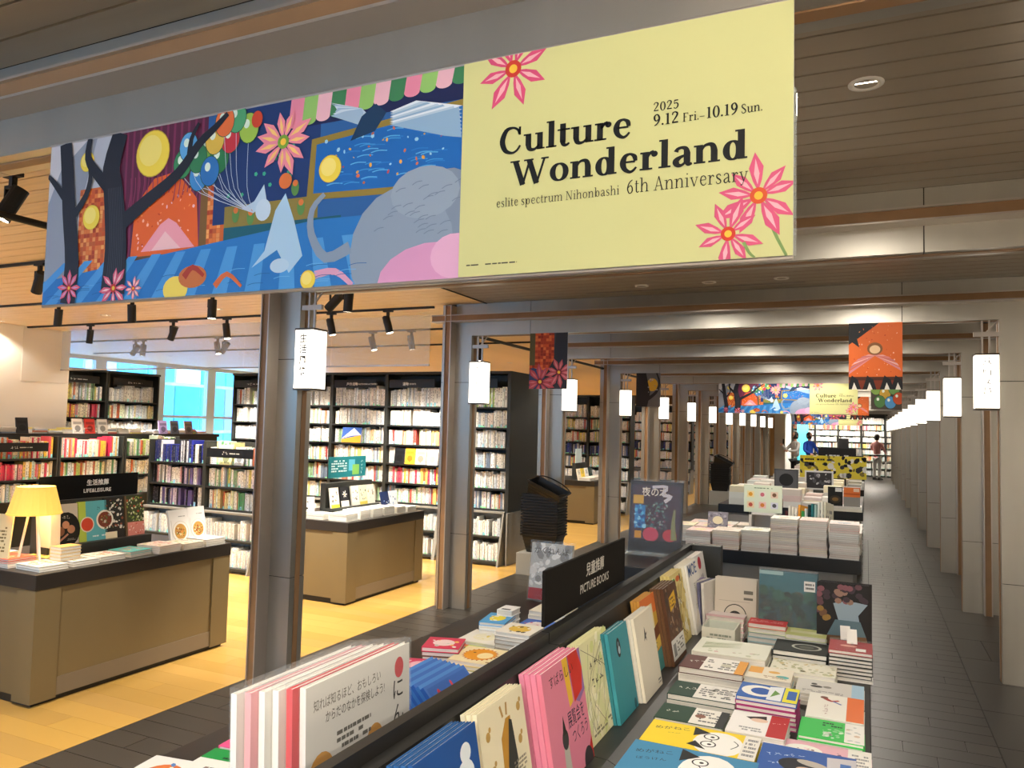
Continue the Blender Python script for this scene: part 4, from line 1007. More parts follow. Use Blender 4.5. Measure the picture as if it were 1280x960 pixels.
fo1(3.395, .15, .255, .018, '#5fb6c4', 'teal cookbook with red and brown food bowls', lambda a, w, h: (a.ell(w*.05, h*.42, w*.33, '#e8dccc'), a.ell(w*.05, h*.42, w*.28, '#d0482c'), a.ell(w*.9, h*.5, w*.42, '#efe8dc'), a.ell(w*.9, h*.5, w*.34, '#7a3a26'), a.speckle(w*.7, h*.4, w, h*.6, ['#c8883c', '#4a7a3a', '#d8c8a0'], 20, .006), a.glyphs(w*.5, h*.75, .03, 1, '#2a6a78'), a.lines(w*.1, h*.08, w*.9, h*.14, 1, '#e8f4f4')))
fo1(3.53, .145, .265, .02, '#26241f', 'dark cookbook with noodles and white bowls', lambda a, w, h: (a.speckle(0, .06, w, h*.95, ['#e8e2d4', '#c8c0b0', '#8a4a32', '#5a6a3a', '#3a352c', '#d8d4cc'], 70, .012), a.rect(0, 0, w*.6, h*.16, '#efe4c4')))
fo1(3.685, .145, .27, .022, '#6a5238', 'brown cookbook with green salad photograph and pink band', lambda a, w, h: (a.rect(.012, h*.35, w, h, '#3a4426'), a.speckle(.016, h*.36, w, h*.98, ['#8aa04a', '#e8e4d0', '#5a7030', '#c8d0a0', '#a84a2c'], 70, .011), a.rect(.015, 0, w, h*.33, '#d88a80'), a.speckle(.02, .01, w, h*.3, ['#e8b0a0', '#c85a4a', '#f0d8d0'], 26, .008)))
def bowl_cover(a, w, h):
    a.ell(w*.55, h*.36, w*.43, '#c8c2b8', w*.46, 24); a.ell(w*.55, h*.37, w*.40, '#f4f1ea', w*.43, 24); a.ell(w*.55, h*.37, w*.31, '#c89a52', w*.33, 20)
    a.speckle(w*.32, h*.24, w*.78, h*.48, ['#e0b868', '#a8562c', '#e8dcb0', '#7a8a3a', '#d89040', '#8a4a28'], 60, .010); a.lines(w*.5, h*.78, w*.85, h*.82, 1, '#888888'); a.rect(w*.1, h*.2, w*.12, h*.7, '#c8c4bc')
fo1(3.90, .165, .245, .018, '#efeeec', 'white cookbook with a bowl of pasta, propped at the counter end', bowl_cover, x=-4.36, z=.722, tilt=-.22)
fo1(4.08, .155, .25, .018, '#e6e4e2', 'white cookbook with a bowl of salad, last on the counter', bowl_cover, x=-4.38, z=.722, tilt=-.2)
# flat cookbooks on desk 1
G1f = 'flat cookbooks on the left counter'
for i, (x, y, w, d, h, n, c) in enumerate(((-4.42, 2.86, .22, .17, .03, 2, '#f4f0e6'), (-4.66, 2.84, .2, .17, .05, 4, '#e8705a'), (-4.40, 3.06, .2, .17, .03, 2, '#f6f2ec'), (-4.62, 3.04, .2, .18, .035, 2, '#f0e878'), (-4.40, 3.25, .19, .17, .03, 2, '#eef0ea'), (-4.40, 3.44, .19, .17, .035, 2, '#5fc0c0'), (-4.36, 3.62, .2, .18, .05, 4, '#f2e0d4'),
                                           (-4.36, 3.82, .2, .18, .04, 3, '#e6dcc8'), (-4.36, 4.02, .2, .17, .045, 3, '#f4f2ee'), (-4.9, 2.86, .2, .2, .05, 4, '#f6f4ee'))):
    a = Art(); a.lines(.02, d*.6, w*.8, d*.85, 2, random.choice(['#c85a3c', '#4a6a4a', '#555555'])); a.speckle(.02, .02, w-.02, d*.5, ['#d8b080', '#a8c080', '#e8d8c0', '#c87050'], 12, .018)
    stack(x, x+w, y, y+d, .722, h, n, c, '%s cookbook lying %s along the left counter' % (cname(c), ORD[i]), G1f, a, jit(.08), [c, '#f2ede2', '#ece6da'])
# handwritten card and books round the lamp
cd = thing('cream_card', 'cream text card propped at the left picture edge', 'card', (-4.62, 2.82, .755), .25); part('board', B(-.12, .14, 0, .01, 0, .27), mat('cream_card', '#ecd9a8', .7), cd, rot=(-.1, 0, 0))
a = Art(); a.lines(-.08, .05, .11, .2, 8, '#8a7448', .7); a.put(cd, 'printed_text', (0, 0, 0), (-.1, 0, 0))
lp2 = thing('table_lamp', 'table lamp with yellow pleated shade on the left counter', 'lamp', (-4.47, 2.99, .722))
n = 44; mb = MB(); zz = [(.140, .30), (.100, .455)]
for i in range(n):
    j = (i+1) % n; ra = 1+.02*(i % 2); rb = 1+.02*(j % 2)
    q = lambda r, z, i, s: (r*s*math.cos(2*PI*i/n), r*s*math.sin(2*PI*i/n), z)
    mb.face([q(zz[0][0], zz[0][1], i, ra), q(zz[0][0], zz[0][1], j, rb), q(zz[1][0], zz[1][1], j, rb), q(zz[1][0], zz[1][1], i, ra)])
part('lamp_shade', mb, 'shade', lp2)
part('shade_ring', MB().lathe([(.098, .45), (.103, .45), (.103, .458), (.098, .458), (.098, .45)], 32).lathe([(.138, .297), (.145, .297), (.145, .305), (.138, .305), (.138, .297)], 32), 'shade', lp2)
for t in (0, 2.1, 4.2): part('leg', MB().tube((.02*math.cos(t), .02*math.sin(t), .36), (.075*math.cos(t), .075*math.sin(t), 0), .007, n=8), 'white_metal', lp2)
part('socket', MB().tube((0, 0, .32), (0, 0, .40), .022, n=12), 'white_metal', lp2)
pl_ = bpy.data.lights.new('lamp_light', 'POINT'); pl_.energy = 5; pl_.color = (1, .78, .45); pl_.shadow_soft_size = .05
po = bpy.data.objects.new('lamp_light', pl_); COL.objects.link(po); po.location = (0, 0, .42); po.parent = lp2
for i in range(4): book(.10, .13, .02, '#d8b878', 'small tan book in the low pile beside the yellow lamp', (-4.36, 3.02, .755+.02*(i+1)), Euler((-PI/2, 0, jit(.05))), 'small tan books by the lamp', simple=True)
# desk 2
ts = thing('poster_stand', 'teal poster board standing on the second counter', 'poster', (-4.60, 5.90, 1.075), PI/2)
part('board', B(0, .58, 0, .012, 0, .2), mat('teal_poster', '#1f7f86', .5), ts); a = Art(); a.rect(.01, .01, .57, .19, '#1d7a84'); a.rect(.30, .06, .40, .17, '#5fb6d0'); a.rect(.36, .02, .47, .12, '#7fb85a'); a.lines(.03, .05, .27, .17, 5, '#cfe8ea'); a.glyphs(.50, .14, .035, 4, '#d8f0e8', 0, True); a.put(ts, 'printed_picture')
G2 = 'small books standing on the second counter'
for i, (y, c, lb) in enumerate(((5.88, '#ece8dc', 'cream small book with ink drawing, first on the second counter riser'), (6.03, '#26262a', 'black small book with white flower on the second counter riser'), (6.20, '#f2efe4', 'white small book angled on the second counter riser'), (6.33, '#f0ebc8', 'pale yellow small book on the second counter riser'), (6.46, '#efe9dc', 'cream small book with dark figure, last on the second counter riser'))):
    a = Art(); w, h = .125, .19
    if i == 1: a.flower(w*.5, h*.62, .04, '#f4f0ea', '#ffffff', '#d8c8a0', 6); a.rect(.0, .0, w, h*.3, '#f0ede4')
    else: a.speckle(.02, .05, w-.02, h-.04, ['#8a8478', '#c8b070', '#55524c'], 9, .014); a.rect(0, 0, w, .03, ['#dfe84a', '#ffffff', '#e8e4d8', '#d8c85a', '#e8e4d8'][i])
    book(w, h, .016, c, lb, (-4.54, y, .80), Euler((-.16, 0, RX)), G2, a)
a = Art(); a.rect(0, 0, .12, .05, '#dfe84a'); a.speckle(.03, .08, .1, .17, ['#333333', '#aaaaaa'], 6, .012)
book(.13, .19, .016, '#f4f3ee', 'white book with yellow band standing alone at the left end of the second counter', (-4.72, 5.66, .722), Euler((-.18, 0, .9)), G2, a)
for i, c in enumerate(('#1f2f5a', '#dfe4ea')):
    a = Art(); a.speckle(.02, .03, .12, .17, ['#8aa0c8', '#f4f2ee', '#2a3a6a'], 9, .014); book(.135, .19, .016, c, ('navy' if i == 0 else 'pale blue')+' book propped at the right end of the second counter', (-4.46, 6.62+.14*i, .722), Euler((-.25, 0, RX)), G2, a)
for i in range(9):
    x = -4.40 if i < 6 else -4.66; y = 5.66+.2*(i % 6); n = random.randint(3, 5); c = random.choice(['#f4f2ea', '#e8f0ea', '#f2ecdc', '#dfe6e4'])
    a = Art(); a.lines(.02, .02, .17, .13, 3, random.choice(['#8a8a80', '#6a8a78', '#b8a888']), .6)
    stack(x, x+.2, y, y+.165, .722, .016*n, n, c, 'pale book lying %s on the second counter' % ORD[i], 'flat books on the second counter', a, jit(.06), ['#f4f2ea', '#ece6d8', '#e0e4dc'])
for i in range(5):
    stack(-4.45-.01*i, -4.25, 12.45+.22*i, 12.63+.22*i, .722, .05, 3, '#f2efe6', 'white book pile %s on the distant counter' % ORD[i], 'books on the distant counter', None, 0, None, simple_top=True)
ps_ = thing('poster_stand', 'pale poster card standing on the distant counter', 'poster', (-4.62, 12.75, .9), PI/2); part('board', B(0, .3, 0, .012, 0, .35), mat('pale_poster', '#c4d4d6', .6), ps_); part('foot', B(.1, .2, -.03, .05, -.178, 0), 'shelf', ps_)
for i, c in enumerate(('#f0ead8', '#e8c84a', '#f4f2ec', '#2f4a48')): book(.15, .2, .02, c, '%s book propped on the distant counter' % cname(c), (-4.45, 12.45+.2*i, .722), Euler((-.2, 0, RX)), 'propped books on the distant counter', Art().lines(.02, .1, .12, .17, 3, '#666666'))

# ------------------------------------------------------------------ picture book island (near)
TZ, RZ = .73, .69
t1 = thing('display_table', 'long charcoal picture book island with sloping rack, nearest the camera', 'table', (0, 0, 0))
part('side_top', B(-1.66, -.83, .6, 4.0, TZ-.09, TZ), 'table_top', t1, bevel=.003)
part('flat_top', B(-.60, .012, .6, 3.68, RZ-.06, RZ), 'table_top', t1, bevel=.003)
part('divider', MB().box(-.83, -.805, .6, 2.03, .6, 1.03).box(-.83, -.805, 2.034, 4.0, .6, 1.03), 'table_top', t1)
part('sloping_ledge', MB().prism([(-.805, .69), (-.60, .60), (-.60, .705), (-.63, .718), (-.71, .722), (-.775, 1.0), (-.805, 1.0)], .6, 2.03, 'y').prism([(-.805, .69), (-.60, .60), (-.60, .705), (-.63, .718), (-.71, .722), (-.775, 1.0), (-.805, 1.0)], 2.034, 3.95, 'y'), 'table_top', t1)
part('end_block', B(-1.22, -.83, 3.42, 4.0, TZ, .985), 'table_top', t1, bevel=.003); part('end_post', B(-.80, -.66, 3.95, 4.02, .3, 1.03), 'shelf', t1)
part('body', B(-1.6, -.06, .65, 3.62, .06, .62), 'grey_metal', t1); part('plinth', B(-1.5, -.15, .75, 3.5, 0, .06), 'black', t1)
r = board_sign('section_sign', 'black sign reading PICTURE BOOKS on the near island divider', (-.835, 2.07, 1.032), .80, .158, PI/2, '兒童推薦', 'PICTURE BOOKS', '#1b1712', .01, '#d8d2c8', .30)

# rack of face-out picture books
GR = 'picture books leaning in the near rack'
def rack(y, w, h, n, t, col, label, fn=None, spine=None, zoff=0, out=0.0):
    for i in range(n):                       # copies behind, fanned to the left of the front one
        if i == n-1: continue
        d = (n-1-i)
        book(w, h, t*.95, spine or col, 'copy behind the '+label, (-.705+(n-1)*t-d*t+out, y-d*.006, .722+zoff), Euler((-.18, 0, RX)), GR, simple=True)
    a = Art()
    if fn: fn(a, w, h)
    book(w, h, t*.95, col, label+(', front copy' if n > 1 else ''), (-.705+(n-1)*t+out, y, .722+zoff), Euler((-.18, 0, RX)), GR, a)
random.seed(9)
rack(.98, .17, .27, 4, .008, '#3fb0cc', 'cyan picture book at the bottom picture edge')
def cover_cloud(a, w, h):
    a.rect(0, 0, w, h, '#1f4f94')
    for (u, v, q) in ((.5, .3, .22), (.65, .5, .2), (.75, .7, .15), (.6, .15, .25), (.85, .35, .18), (.78, .85, .09), (.45, .1, .2)): a.ell(w*u, h*v, w*q, '#dfe6ec', w*q*.9)
    for (u, v, q) in ((.62, .4, .15), (.7, .6, .12), (.55, .2, .15)): a.ell(w*u, h*v, w*q, '#f4f6f6', w*q)
rack(1.19, .235, .285, 4, .011, '#2a5a9a', 'blue picture book with a white cloud', cover_cloud, '#2f5f98')
def cover_yellowcoat(a, w, h):
    a.poly([(w*.38, h*.2), (w*.42, h*.72), (w*.55, h*.84), (w*.66, h*.84), (w*.62, h*.6), (w*.5, h*.12)], '#b8862c'); a.poly([(w*.55, h*.1), (w*.5, h*.5), (w*.62, h*.82), (w*.68, h*.8), (w*.72, h*.5)], '#33342f')
    a.line([(w*.55, h*.4), (w*.7, h*.22), (w*.85, h*.02)], .004, '#2f3030'); a.line([(w*.5, h*.86), (w*.46, h*.95)], .008, '#b08a4a'); a.line([(w*.58, h*.86), (w*.6, h*.95)], .008, '#b08a4a')
    for (u, v) in ((.16, .8), (.2, .55), (.82, .62), (.86, .86), (.85, .2)): a.ell(w*u, h*v, w*.045, '#b89450'); a.ell(w*u+.01, h*v+.012, w*.025, '#b89450')
    a.lines(w*.62, h*.38, w*.9, h*.5, 4, '#8a8270', .8)
rack(1.455, .225, .285, 3, .011, '#e6dcbc', 'cream picture book with a figure in a yellow coat', cover_yellowcoat)
def cover_pink(a, w, h):
    a.poly([(w*.62, h), (w, h), (w, h*.62), (w*.82, h*.55), (w*.7, h*.6)], '#8f6aa0'); a.poly([(w*.66, h), (w*.92, h), (w*1.0, h*.82), (w*.93, h*.64), (w*.7, h*.58)], '#cc2f22'); a.poly([(w*.5, h), (w*.64, h), (w*.66, h*.6), (w*.56, h*.57)], '#e6b434')
    a.text('すばらしい', w*.14, h*.84, .032, '#2a1a18', 0, width=w*.62); a.text('展覧会を', w*.46, h*.42, .044, '#2a2440', .004, width=w*.44); a.text('つくろう', w*.52, h*.27, .04, '#2a2440', 0, width=w*.42)
    a.poly([(w*.26, 0), (w*.42, 0), (w*.41, h*.3), (w*.29, h*.3)], '#b8b4aa'); a.ell(w*.35, h*.36, w*.075, '#3a3634', h*.085); a.poly([(w*.3, h*.4), (w*.35, h*.56), (w*.4, h*.4)], '#2a2624')
    a.poly([(w*.78, 0), (w, 0), (w, h*.2), (w*.9, h*.1)], '#c42a22'); a.ell(w*.86, h*.02, w*.12, '#3a3236', h*.12)
rack(1.76, .27, .285, 4, .013, '#d97f96', 'pink picture book with red and yellow shapes', cover_pink, '#e08aa4')
def cover_pale(a, w, h):
    a.speckle(0, h*.05, w, h, ['#dfe0a8', '#f4f0d0', '#d4d890', '#efe9c4'], 50, .03)
    for i in range(8): a.line([(w*random.random(), h*.1), (w*random.random(), h*.5), (w*random.random(), h*.95)], .0016, '#6a6450')
    a.glyphs(w*.25, h*.66, .034, 3, '#33302a'); a.glyphs(w*.22, h*.5, .034, 3, '#33302a'); a.lines(w*.1, h*.06, w*.9, h*.14, 2, '#8a8668', .7)
rack(2.075, .245, .275, 3, .010, '#e3dfae', 'pale yellow picture book covered in ink scribbles', cover_pale)
rack(2.27, .195, .265, 2, .012, '#3a8f9c', 'teal picture book with a small oval portrait', lambda a, w, h: (a.ell(w*.42, h*.78, w*.10, '#15181c', h*.11), a.ell(w*.44, h*.75, w*.055, '#b8c8d0', h*.045), a.ell(w*.42, h*.82, w*.045, '#6a7a84', h*.03), a.ell(w*.86, h*.06, .012, '#1f5a66', .016)), '#2f7a86', out=.03)
rack(2.49, .22, .265, 3, .010, '#e8e0cc', 'plain cream picture book with one tiny star figure', lambda a, w, h: (a.poly([(w*.42, h*.72), (w*.46, h*.83), (w*.5, h*.74), (w*.58, h*.75), (w*.5, h*.71), (w*.52, h*.64), (w*.46, h*.69), (w*.38, h*.66)], '#4a4a42'), a.lines(w*.8, .01, w*.95, .03, 2, '#555555')), '#d8d4c8', out=.04)
def cover_orange(a, w, h):
    a.rect(0, h*.75, w, h, '#e07a3c'); a.rect(0, h*.5, w, h*.75, '#d8b04a'); a.rect(w*.3, h*.55, w*.75, h*.88, '#efe4bc'); a.poly([(0, h*.3), (w, h*.44), (w, h*.6), (0, h*.45)], '#7a4a30'); a.rect(0, h*.28, w*.25, h*.55, '#d8492c'); a.poly([(0, h*.22), (w, h*.30), (w, h*.44), (0, h*.31)], '#e6c860'); a.poly([(0, 0), (w, 0), (w, h*.28), (0, h*.2)], '#4f9a98'); a.line([(w*.5, h*.62), (w*.52, h*.7), (w*.56, h*.76)], .008, '#3a4a3a'); a.glyphs(w*.45, h*.29, .03, 2, '#4a4030'); a.glyphs(w*.4, h*.1, .03, 2, '#2f6a6a')
rack(2.71, .20, .275, 3, .010, '#d8a04a', 'orange, yellow and teal landscape picture book', cover_orange, out=.0)
def cover_brown(a, w, h):
    a.speckle(.02, h*.25, w, h*.98, ['#6a4a34', '#8a6a50', '#4a3a30', '#b09478', '#5a4a44'], 70, .018); a.poly([(w*.3, h*.66), (w*.78, h*.72), (w*.78, h*.9), (w*.3, h*.84)], '#e6b832'); a.lines(w*.36, h*.7, w*.7, h*.84, 3, '#5a3a1c'); a.rect(0, h*.06, w, h*.32, '#e8e6e0'); a.rect(w*.1, h*.1, w*.3, h*.26, '#8a8a88'); a.lines(w*.38, h*.12, w*.9, h*.28, 4, '#6a6a68')
rack(2.92, .205, .285, 4, .012, '#5a3a26', 'brown busy picture book with yellow label and white band', cover_brown, '#6a4a30', out=.02)
def cover_yellow(a, w, h):
    a.speckle(0, 0, w, h, ['#efe0a0', '#f6f0d8', '#d8c070', '#c8a84a', '#e8d890'], 60, .022); a.ell(w*.28, h*.88, w*.12, '#4a9a4a', h*.05); a.ell(w*.6, h*.9, w*.16, '#e0702c', h*.04); a.rect(w*.75, h*.84, w*.82, h*.95, '#5a3a2a')
    for i in range(6): a.line([(w*random.random(), h*.1), (w*random.random(), h*.4), (w*random.random(), h*.8)], .003, '#8a7440')
rack(3.16, .22, .29, 3, .012, '#e8d48a', 'yellow crowded picture book next to the white magazine', cover_yellow, out=.0)
rack(3.42, .235, .295, 5, .010, '#f4f1ea', 'white magazine titled MOE', lambda a, w, h: (a.text('MOE', w*.05, h*.82, .07, '#2f5a98', .01, width=w*.72), a.text('いつまで', w*.3, h*.32, .035, '#333333', width=w*.55), a.lines(w*.4, h*.58, w*.8, h*.7, 4, '#777777'), a.line([(w*.1, h*.1), (w*.3, h*.25), (w*.5, h*.6)], .003, '#d8b84a')), '#efe9d8')
rack(3.66, .235, .295, 3, .010, '#f6f3ee', 'white magazine with a red disc and a purple rabbit shape', lambda a, w, h: (a.ell(w*.5, h*.86, w*.16, '#c8354a', h*.1), a.ell(w*.6, h*.32, w*.2, '#7a6a86', h*.14), a.ell(w*.6, h*.5, w*.12, '#85758f', h*.07), a.ell(w*.53, h*.6, w*.035, '#85758f', h*.08), a.ell(w*.66, h*.6, w*.035, '#85758f', h*.08), a.lines(w*.15, h*.06, w*.9, h*.12, 2, '#c85a78')), '#efe9e2')

# right flat: piles
GF = 'picture books lying on the right side of the near island'
SW = '#f2efe8'
def cat_cover(bg, face):
    def f(a, w, h):
        a.rect(0, 0, w, h, bg); a.text('めがねこ', w*.06, h*.62, .026, '#1c2a30', 0, rot=.25); (a.text('ぼうけん', w*.10, h*.42, .020, '#1c2a30', 0, rot=.25) if face else a.glyphs(w*.2, h*.5, .008, 4, '#1c2a30', .25))
        a.ell(w*.66, h*.42, w*.22, '#f0eee8', h*.5); a.poly([(w*.42, h*.6), (w*.4, h*.98), (w*.56, h*.82)], '#1a1a1c'); a.poly([(w*.40, h*.2), (w*.46, h*.4), (w*.58, h*.1)], '#1a1a1c')
        for v in (.66, .34): a.ell(w*.58, h*v, .022, '#1a1a1c'); a.ell(w*.58, h*v, .018, '#f4f2ec'); a.ell(w*.59, h*v, .006, '#1a1a1c')
        a.line([(w*.58, h*.56), (w*.60, h*.5), (w*.58, h*.46)], .003, '#1a1a1c'); a.line([(w*.78, h*.65), (w*.83, h*.5), (w*.78, h*.3)], .003, '#1a1a1c')
        if face: a.poly([(w*.7, 0), (w*.9, 0), (w, h*.25), (w*.85, h*.4)], '#e8b832')
        else: a.rect(w*.86, 0, w, h, '#e9e4da'); a.lines(w*.88, h*.1, w*.98, h*.9, 5, '#888888')
    return f
def mk(fn, w, h):
    a = Art(); a.clip = (0, 0, w, h)
    if fn: fn(a, w, h)
    return a
def pile(x0, x1, y0, y1, h, n, c, desc, fn=None, under=None, rz=0, z0=RZ, g=GF, wrap=False):
    stack(x0, x1, y0, y1, z0, h, n, c, desc, g, mk(fn, x1-x0, y1-y0), rz, under, wrap=wrap)
def obi(base, band, split, title, tc='#f0ece0', bc='#666666', extra=None):
    def f(a, w, h):
        a.rect(w*split, 0, w, h, band); a.glyphs(w*.08, h*.45, .022, len(title), tc, .2); a.lines(w*(split+.05), h*.15, w*.95, h*.85, 5, bc, .6)
        if extra: extra(a, w, h)
    return f
random.seed(13)
pile(-.585, -.255, 1.94, 2.15, .05, 3, '#3f86ae', 'blue picture book with a bespectacled cat face', cat_cover('#3f86ae', True))
pile(-.58, -.27, 2.165, 2.335, .045, 3, '#f0d02c', 'yellow picture book with a bespectacled cat face', cat_cover('#f0d02c', False))
pile(-.583, -.38, 2.342, 2.478, .05, 3, '#1f4030', 'dark green book with a white band of lettering, near one', obi('#1f4030', '#e9e4da', .5, 'もり', extra=lambda a, w, h: (a.rect(w*.88, 0, w, h, '#2a2c2c'), a.ell(w*.62, h*.5, .016, '#8a5a4a'))), ['#1f4030', '#e8e2d6'])
pile(-.59, -.375, 2.54, 2.684, .06, 3, '#1d3d30', 'dark green book with pencil drawing band, far one', obi('#1d3d30', '#e6e2da', .38, '森の本', extra=lambda a, w, h: a.speckle(w*.6, h*.2, w*.9, h*.8, ['#b8b4ac', '#8a8880'], 14, .014)), ['#1d3d30', '#e9e4d8'])
pile(-.612, -.39, 2.808, 2.972, .072, 3, '#5a2a24', 'maroon book with white and orange band', obi('#5a2a24', '#f0ece4', .33, '木の本', extra=lambda a, w, h: (a.rect(w*.86, 0, w, h, '#e8a23c'), a.ell(w*.7, h*.5, .02, '#c8c4b0'))), ['#5a2a24', '#efeae0'])
pile(-.605, -.335, 3.0, 3.215, .08, 2, '#e8e8d8', 'thick cream box book with green leaf drawing', lambda a, w, h: [a.line([(w*.1, h*(.3+.08*i)), (w*.35, h*(.45+.06*i)), (w*.6, h*(.55+.07*i))], .010, ['#a8b084', '#8a9a68', '#bcc4a0'][i % 3], .002) for i in range(6)] and a.speckle(w*.1, h*.1, w*.9, h*.3, ['#c8ccb0', '#d8b8b0'], 12, .012), ['#f0b8a8', '#e4e6d4'])
bx = thing('window_box', 'white gift box with a clear window on the near island', 'box', (-.625, 3.30, RZ)); part('box_body', MB().box(0, .135, 0, .004, 0, .10).box(0, .135, .151, .155, 0, .10).box(0, .004, .004, .151, 0, .10).box(.131, .135, .004, .151, 0, .10).box(.004, .131, .004, .151, 0, .02), mat('box_card', '#d8d4c4', .7), bx); part('window', B(.004, .131, .004, .151, .094, .097), 'acrylic', bx)
part('cup', MB().lathe([(.0, .022), (.045, .022), (.055, .07), (.052, .07), (.04, .03), (.0, .03)], 18, c=(.068, .078)), mat('white_china', '#f4f2ec', .3), bx); a = Art(); a.lines(.02, .02, .12, .08, 4, '#8a9080', .7); a.put(bx, 'printed_text')
pile(-.648, -.485, 3.52, 3.65, .10, 5, '#e8c0c4', 'pale pink small book pile behind the window box', lambda a, w, h: a.rect(0, h*.2, w, h*.9, '#f2e4e2'), ['#f0d8d8', '#e4a8b0', '#f4eee8', '#e8b8bc'])
pile(-.463, -.308, 3.475, 3.575, .10, 5, '#d84a4c', 'red-topped pile of thin pastel books', lambda a, w, h: a.lines(w*.05, h*.3, w*.9, h*.7, 2, '#f0a0a0'), ['#a8c4c8', '#d8d8a8', '#b8d0d0', '#8ab0b8'])
pile(-.308, -.15, 3.445, 3.58, .08, 4, '#d4d88a', 'wrapped yellow-green small book pile before the teal book', lambda a, w, h: (a.rect(w*.1, h*.3, w*.9, h*.6, '#e8e8b8')), ['#b8c8d0', '#d8d4b0', '#8aa0a8'], wrap=True)
pile(-.33, -.135, 3.175, 3.345, .08, 4, '#161c14', 'black-green notebook with a silver oval medallion', lambda a, w, h: (a.ell(w*.6, h*.52, .055, '#b8b8ac', .045, 24), a.ell(w*.6, h*.52, .045, '#22261e', .036, 24), a.ell(w*.6, h*.52, .028, '#55584c', .022, 16)), ['#161c14', '#1c221a'])
pile(-.13, .02, 3.17, 3.33, .11, 8, '#a82a2c', 'red wrapped greeting set with white price tags', lambda a, w, h: (a.ell(w*.45, h*.5, .03, '#e8a090', .015), a.rect(w*.62, h*.1, w*.85, h*.35, '#f4f2ec')), ['#d8d4cc', '#3a3a36', '#55524a', '#1c1c1c', '#c8c4bc'], wrap=True)
for q, (x, y, zz_) in enumerate(((-.075, 3.34, .80), (-.05, 3.25, .81))):
    tg = thing('price_tag', ('upper' if q == 0 else 'lower')+' white price tag on the red greeting set', 'tag', (x, y, zz_)); part('card', B(-.018, .018, 0, .0015, 0, .055), 'white_metal', tg, rot=(-.5, 0, .1)); part('clip', B(-.004, .004, -.002, .003, -.006, .004), 'acrylic', tg)
pile(-.325, -.10, 3.015, 3.165, .05, 3, '#ece8d4', 'large cream floral calendar', lambda a, w, h: a.speckle(.01, .01, w-.01, h-.01, ['#c8c8a0', '#b8b890', '#d8c890', '#a8a880'], 50, .012))
pile(-.392, -.236, 2.848, 2.995, .06, 3, '#f0e6d0', 'white small book with orange and teal flowers', lambda a, w, h: (a.rect(w*.05, h*.4, w*.35, h*.9, '#eaa84a'), a.ell(w*.6, h*.6, .02, '#e8b45a', .014), a.ell(w*.8, h*.3, .022, '#5fb4b0', .016), a.lines(w*.4, h*.1, w*.9, h*.3, 2, '#b8a080')), ['#f0e6d0', '#c8e0e0'])
pile(-.375, -.195, 2.555, 2.70, .085, 6, '#2f62b0', 'blue and white picture book with a ring, on a magenta pile', lambda a, w, h: (a.ell(w*.35, h*.5, .055, '#f0eee8', .055, 24), a.ell(w*.38, h*.5, .032, '#2456a8', .034, 20), a.poly([(w*.5, 0), (w*.74, 0), (w*.74, h), (w*.5, h*.9)], '#e8ecf0'), a.poly([(w*.55, h*.2), (w*.7, h*.5), (w*.6, h*.7)], '#6a9a4a'), a.rect(w*.76, 0, w, h, '#e8e030'), a.rect(w*.82, h*.2, w*.97, h*.8, '#2f62b0')), ['#b03a78', '#b84a84', '#a83070'])
pile(-.374, -.21, 2.343, 2.522, .05, 3, '#f2eeea', 'white picture book with brown hair drawing and red band', lambda a, w, h: (a.rect(w*.68, 0, w, h, '#b82428'), a.glyphs(w*.74, h*.6, .012, 3, '#f4d8d0', .3), a.poly([(w*.25, h*.75), (w*.6, h*.9), (w*.62, h*.72), (w*.4, h*.62)], '#2a1e1a'), a.ell(w*.5, h*.66, .025, '#e8c8b0', .016), a.lines(w*.2, h*.1, w*.6, h*.3, 2, '#999999')))
pile(-.222, -.008, 2.825, 2.995, .04, 3, '#d6d2ca', 'grey picture book with two small dark animals', lambda a, w, h: (a.rect(w*.82, 0, w, h, '#a8c8dc'), a.ell(w*.3, h*.55, .02, '#3a3834', .012), a.ell(w*.26, h*.7, .010, '#3a3834'), a.ell(w*.46, h*.58, .014, '#8a867c', .012), a.lines(w*.1, h*.15, w*.7, h*.3, 2, '#999590')))
pile(-.172, -.008, 2.582, 2.815, .05, 4, '#f0ece0', 'white picture book with a running boy and orange band', lambda a, w, h: (a.rect(w*.7, 0, w, h, '#e8763a'), a.line([(w*.3, h*.8), (w*.42, h*.72), (w*.55, h*.78)], .016, '#a83a2c', .01), a.ell(w*.28, h*.84, .012, '#7a4a3a'), a.line([(w*.45, h*.72), (w*.6, h*.62)], .008, '#6a7ab0'), a.glyphs(w*.3, h*.5, .014, 6, '#8a2a2a', 0, True)))
pile(-.181, -.006, 2.42, 2.578, .045, 4, '#3fbf55', 'bright green picture book with pale figures', lambda a, w, h: (a.rect(w*.7, 0, w, h, '#efece4'), a.speckle(w*.32, h*.1, w*.66, h*.55, ['#e4f0dc', '#c8e8c8', '#8ad090'], 22, .010), a.lines(w*.35, h*.65, w*.66, h*.9, 2, '#1c4a26'), a.speckle(w*.75, h*.1, w*.97, h*.9, ['#d8c0a8', '#c8ccc8'], 9, .012)))
pile(-.235, .012, 2.27, 2.416, .03, 2, '#e8b4c0', 'pink picture book at the aisle edge', lambda a, w, h: (a.ell(w*.3, h*.55, .05, '#f2eee6', .04), a.speckle(w*.2, h*.3, w*.7, h*.8, ['#c87a90', '#f4d8dc', '#8a5a68'], 16, .008), a.rect(w*.76, 0, w, h, '#efeae2'), a.lines(w*.8, h*.2, w*.97, h*.8, 4, '#999999')))
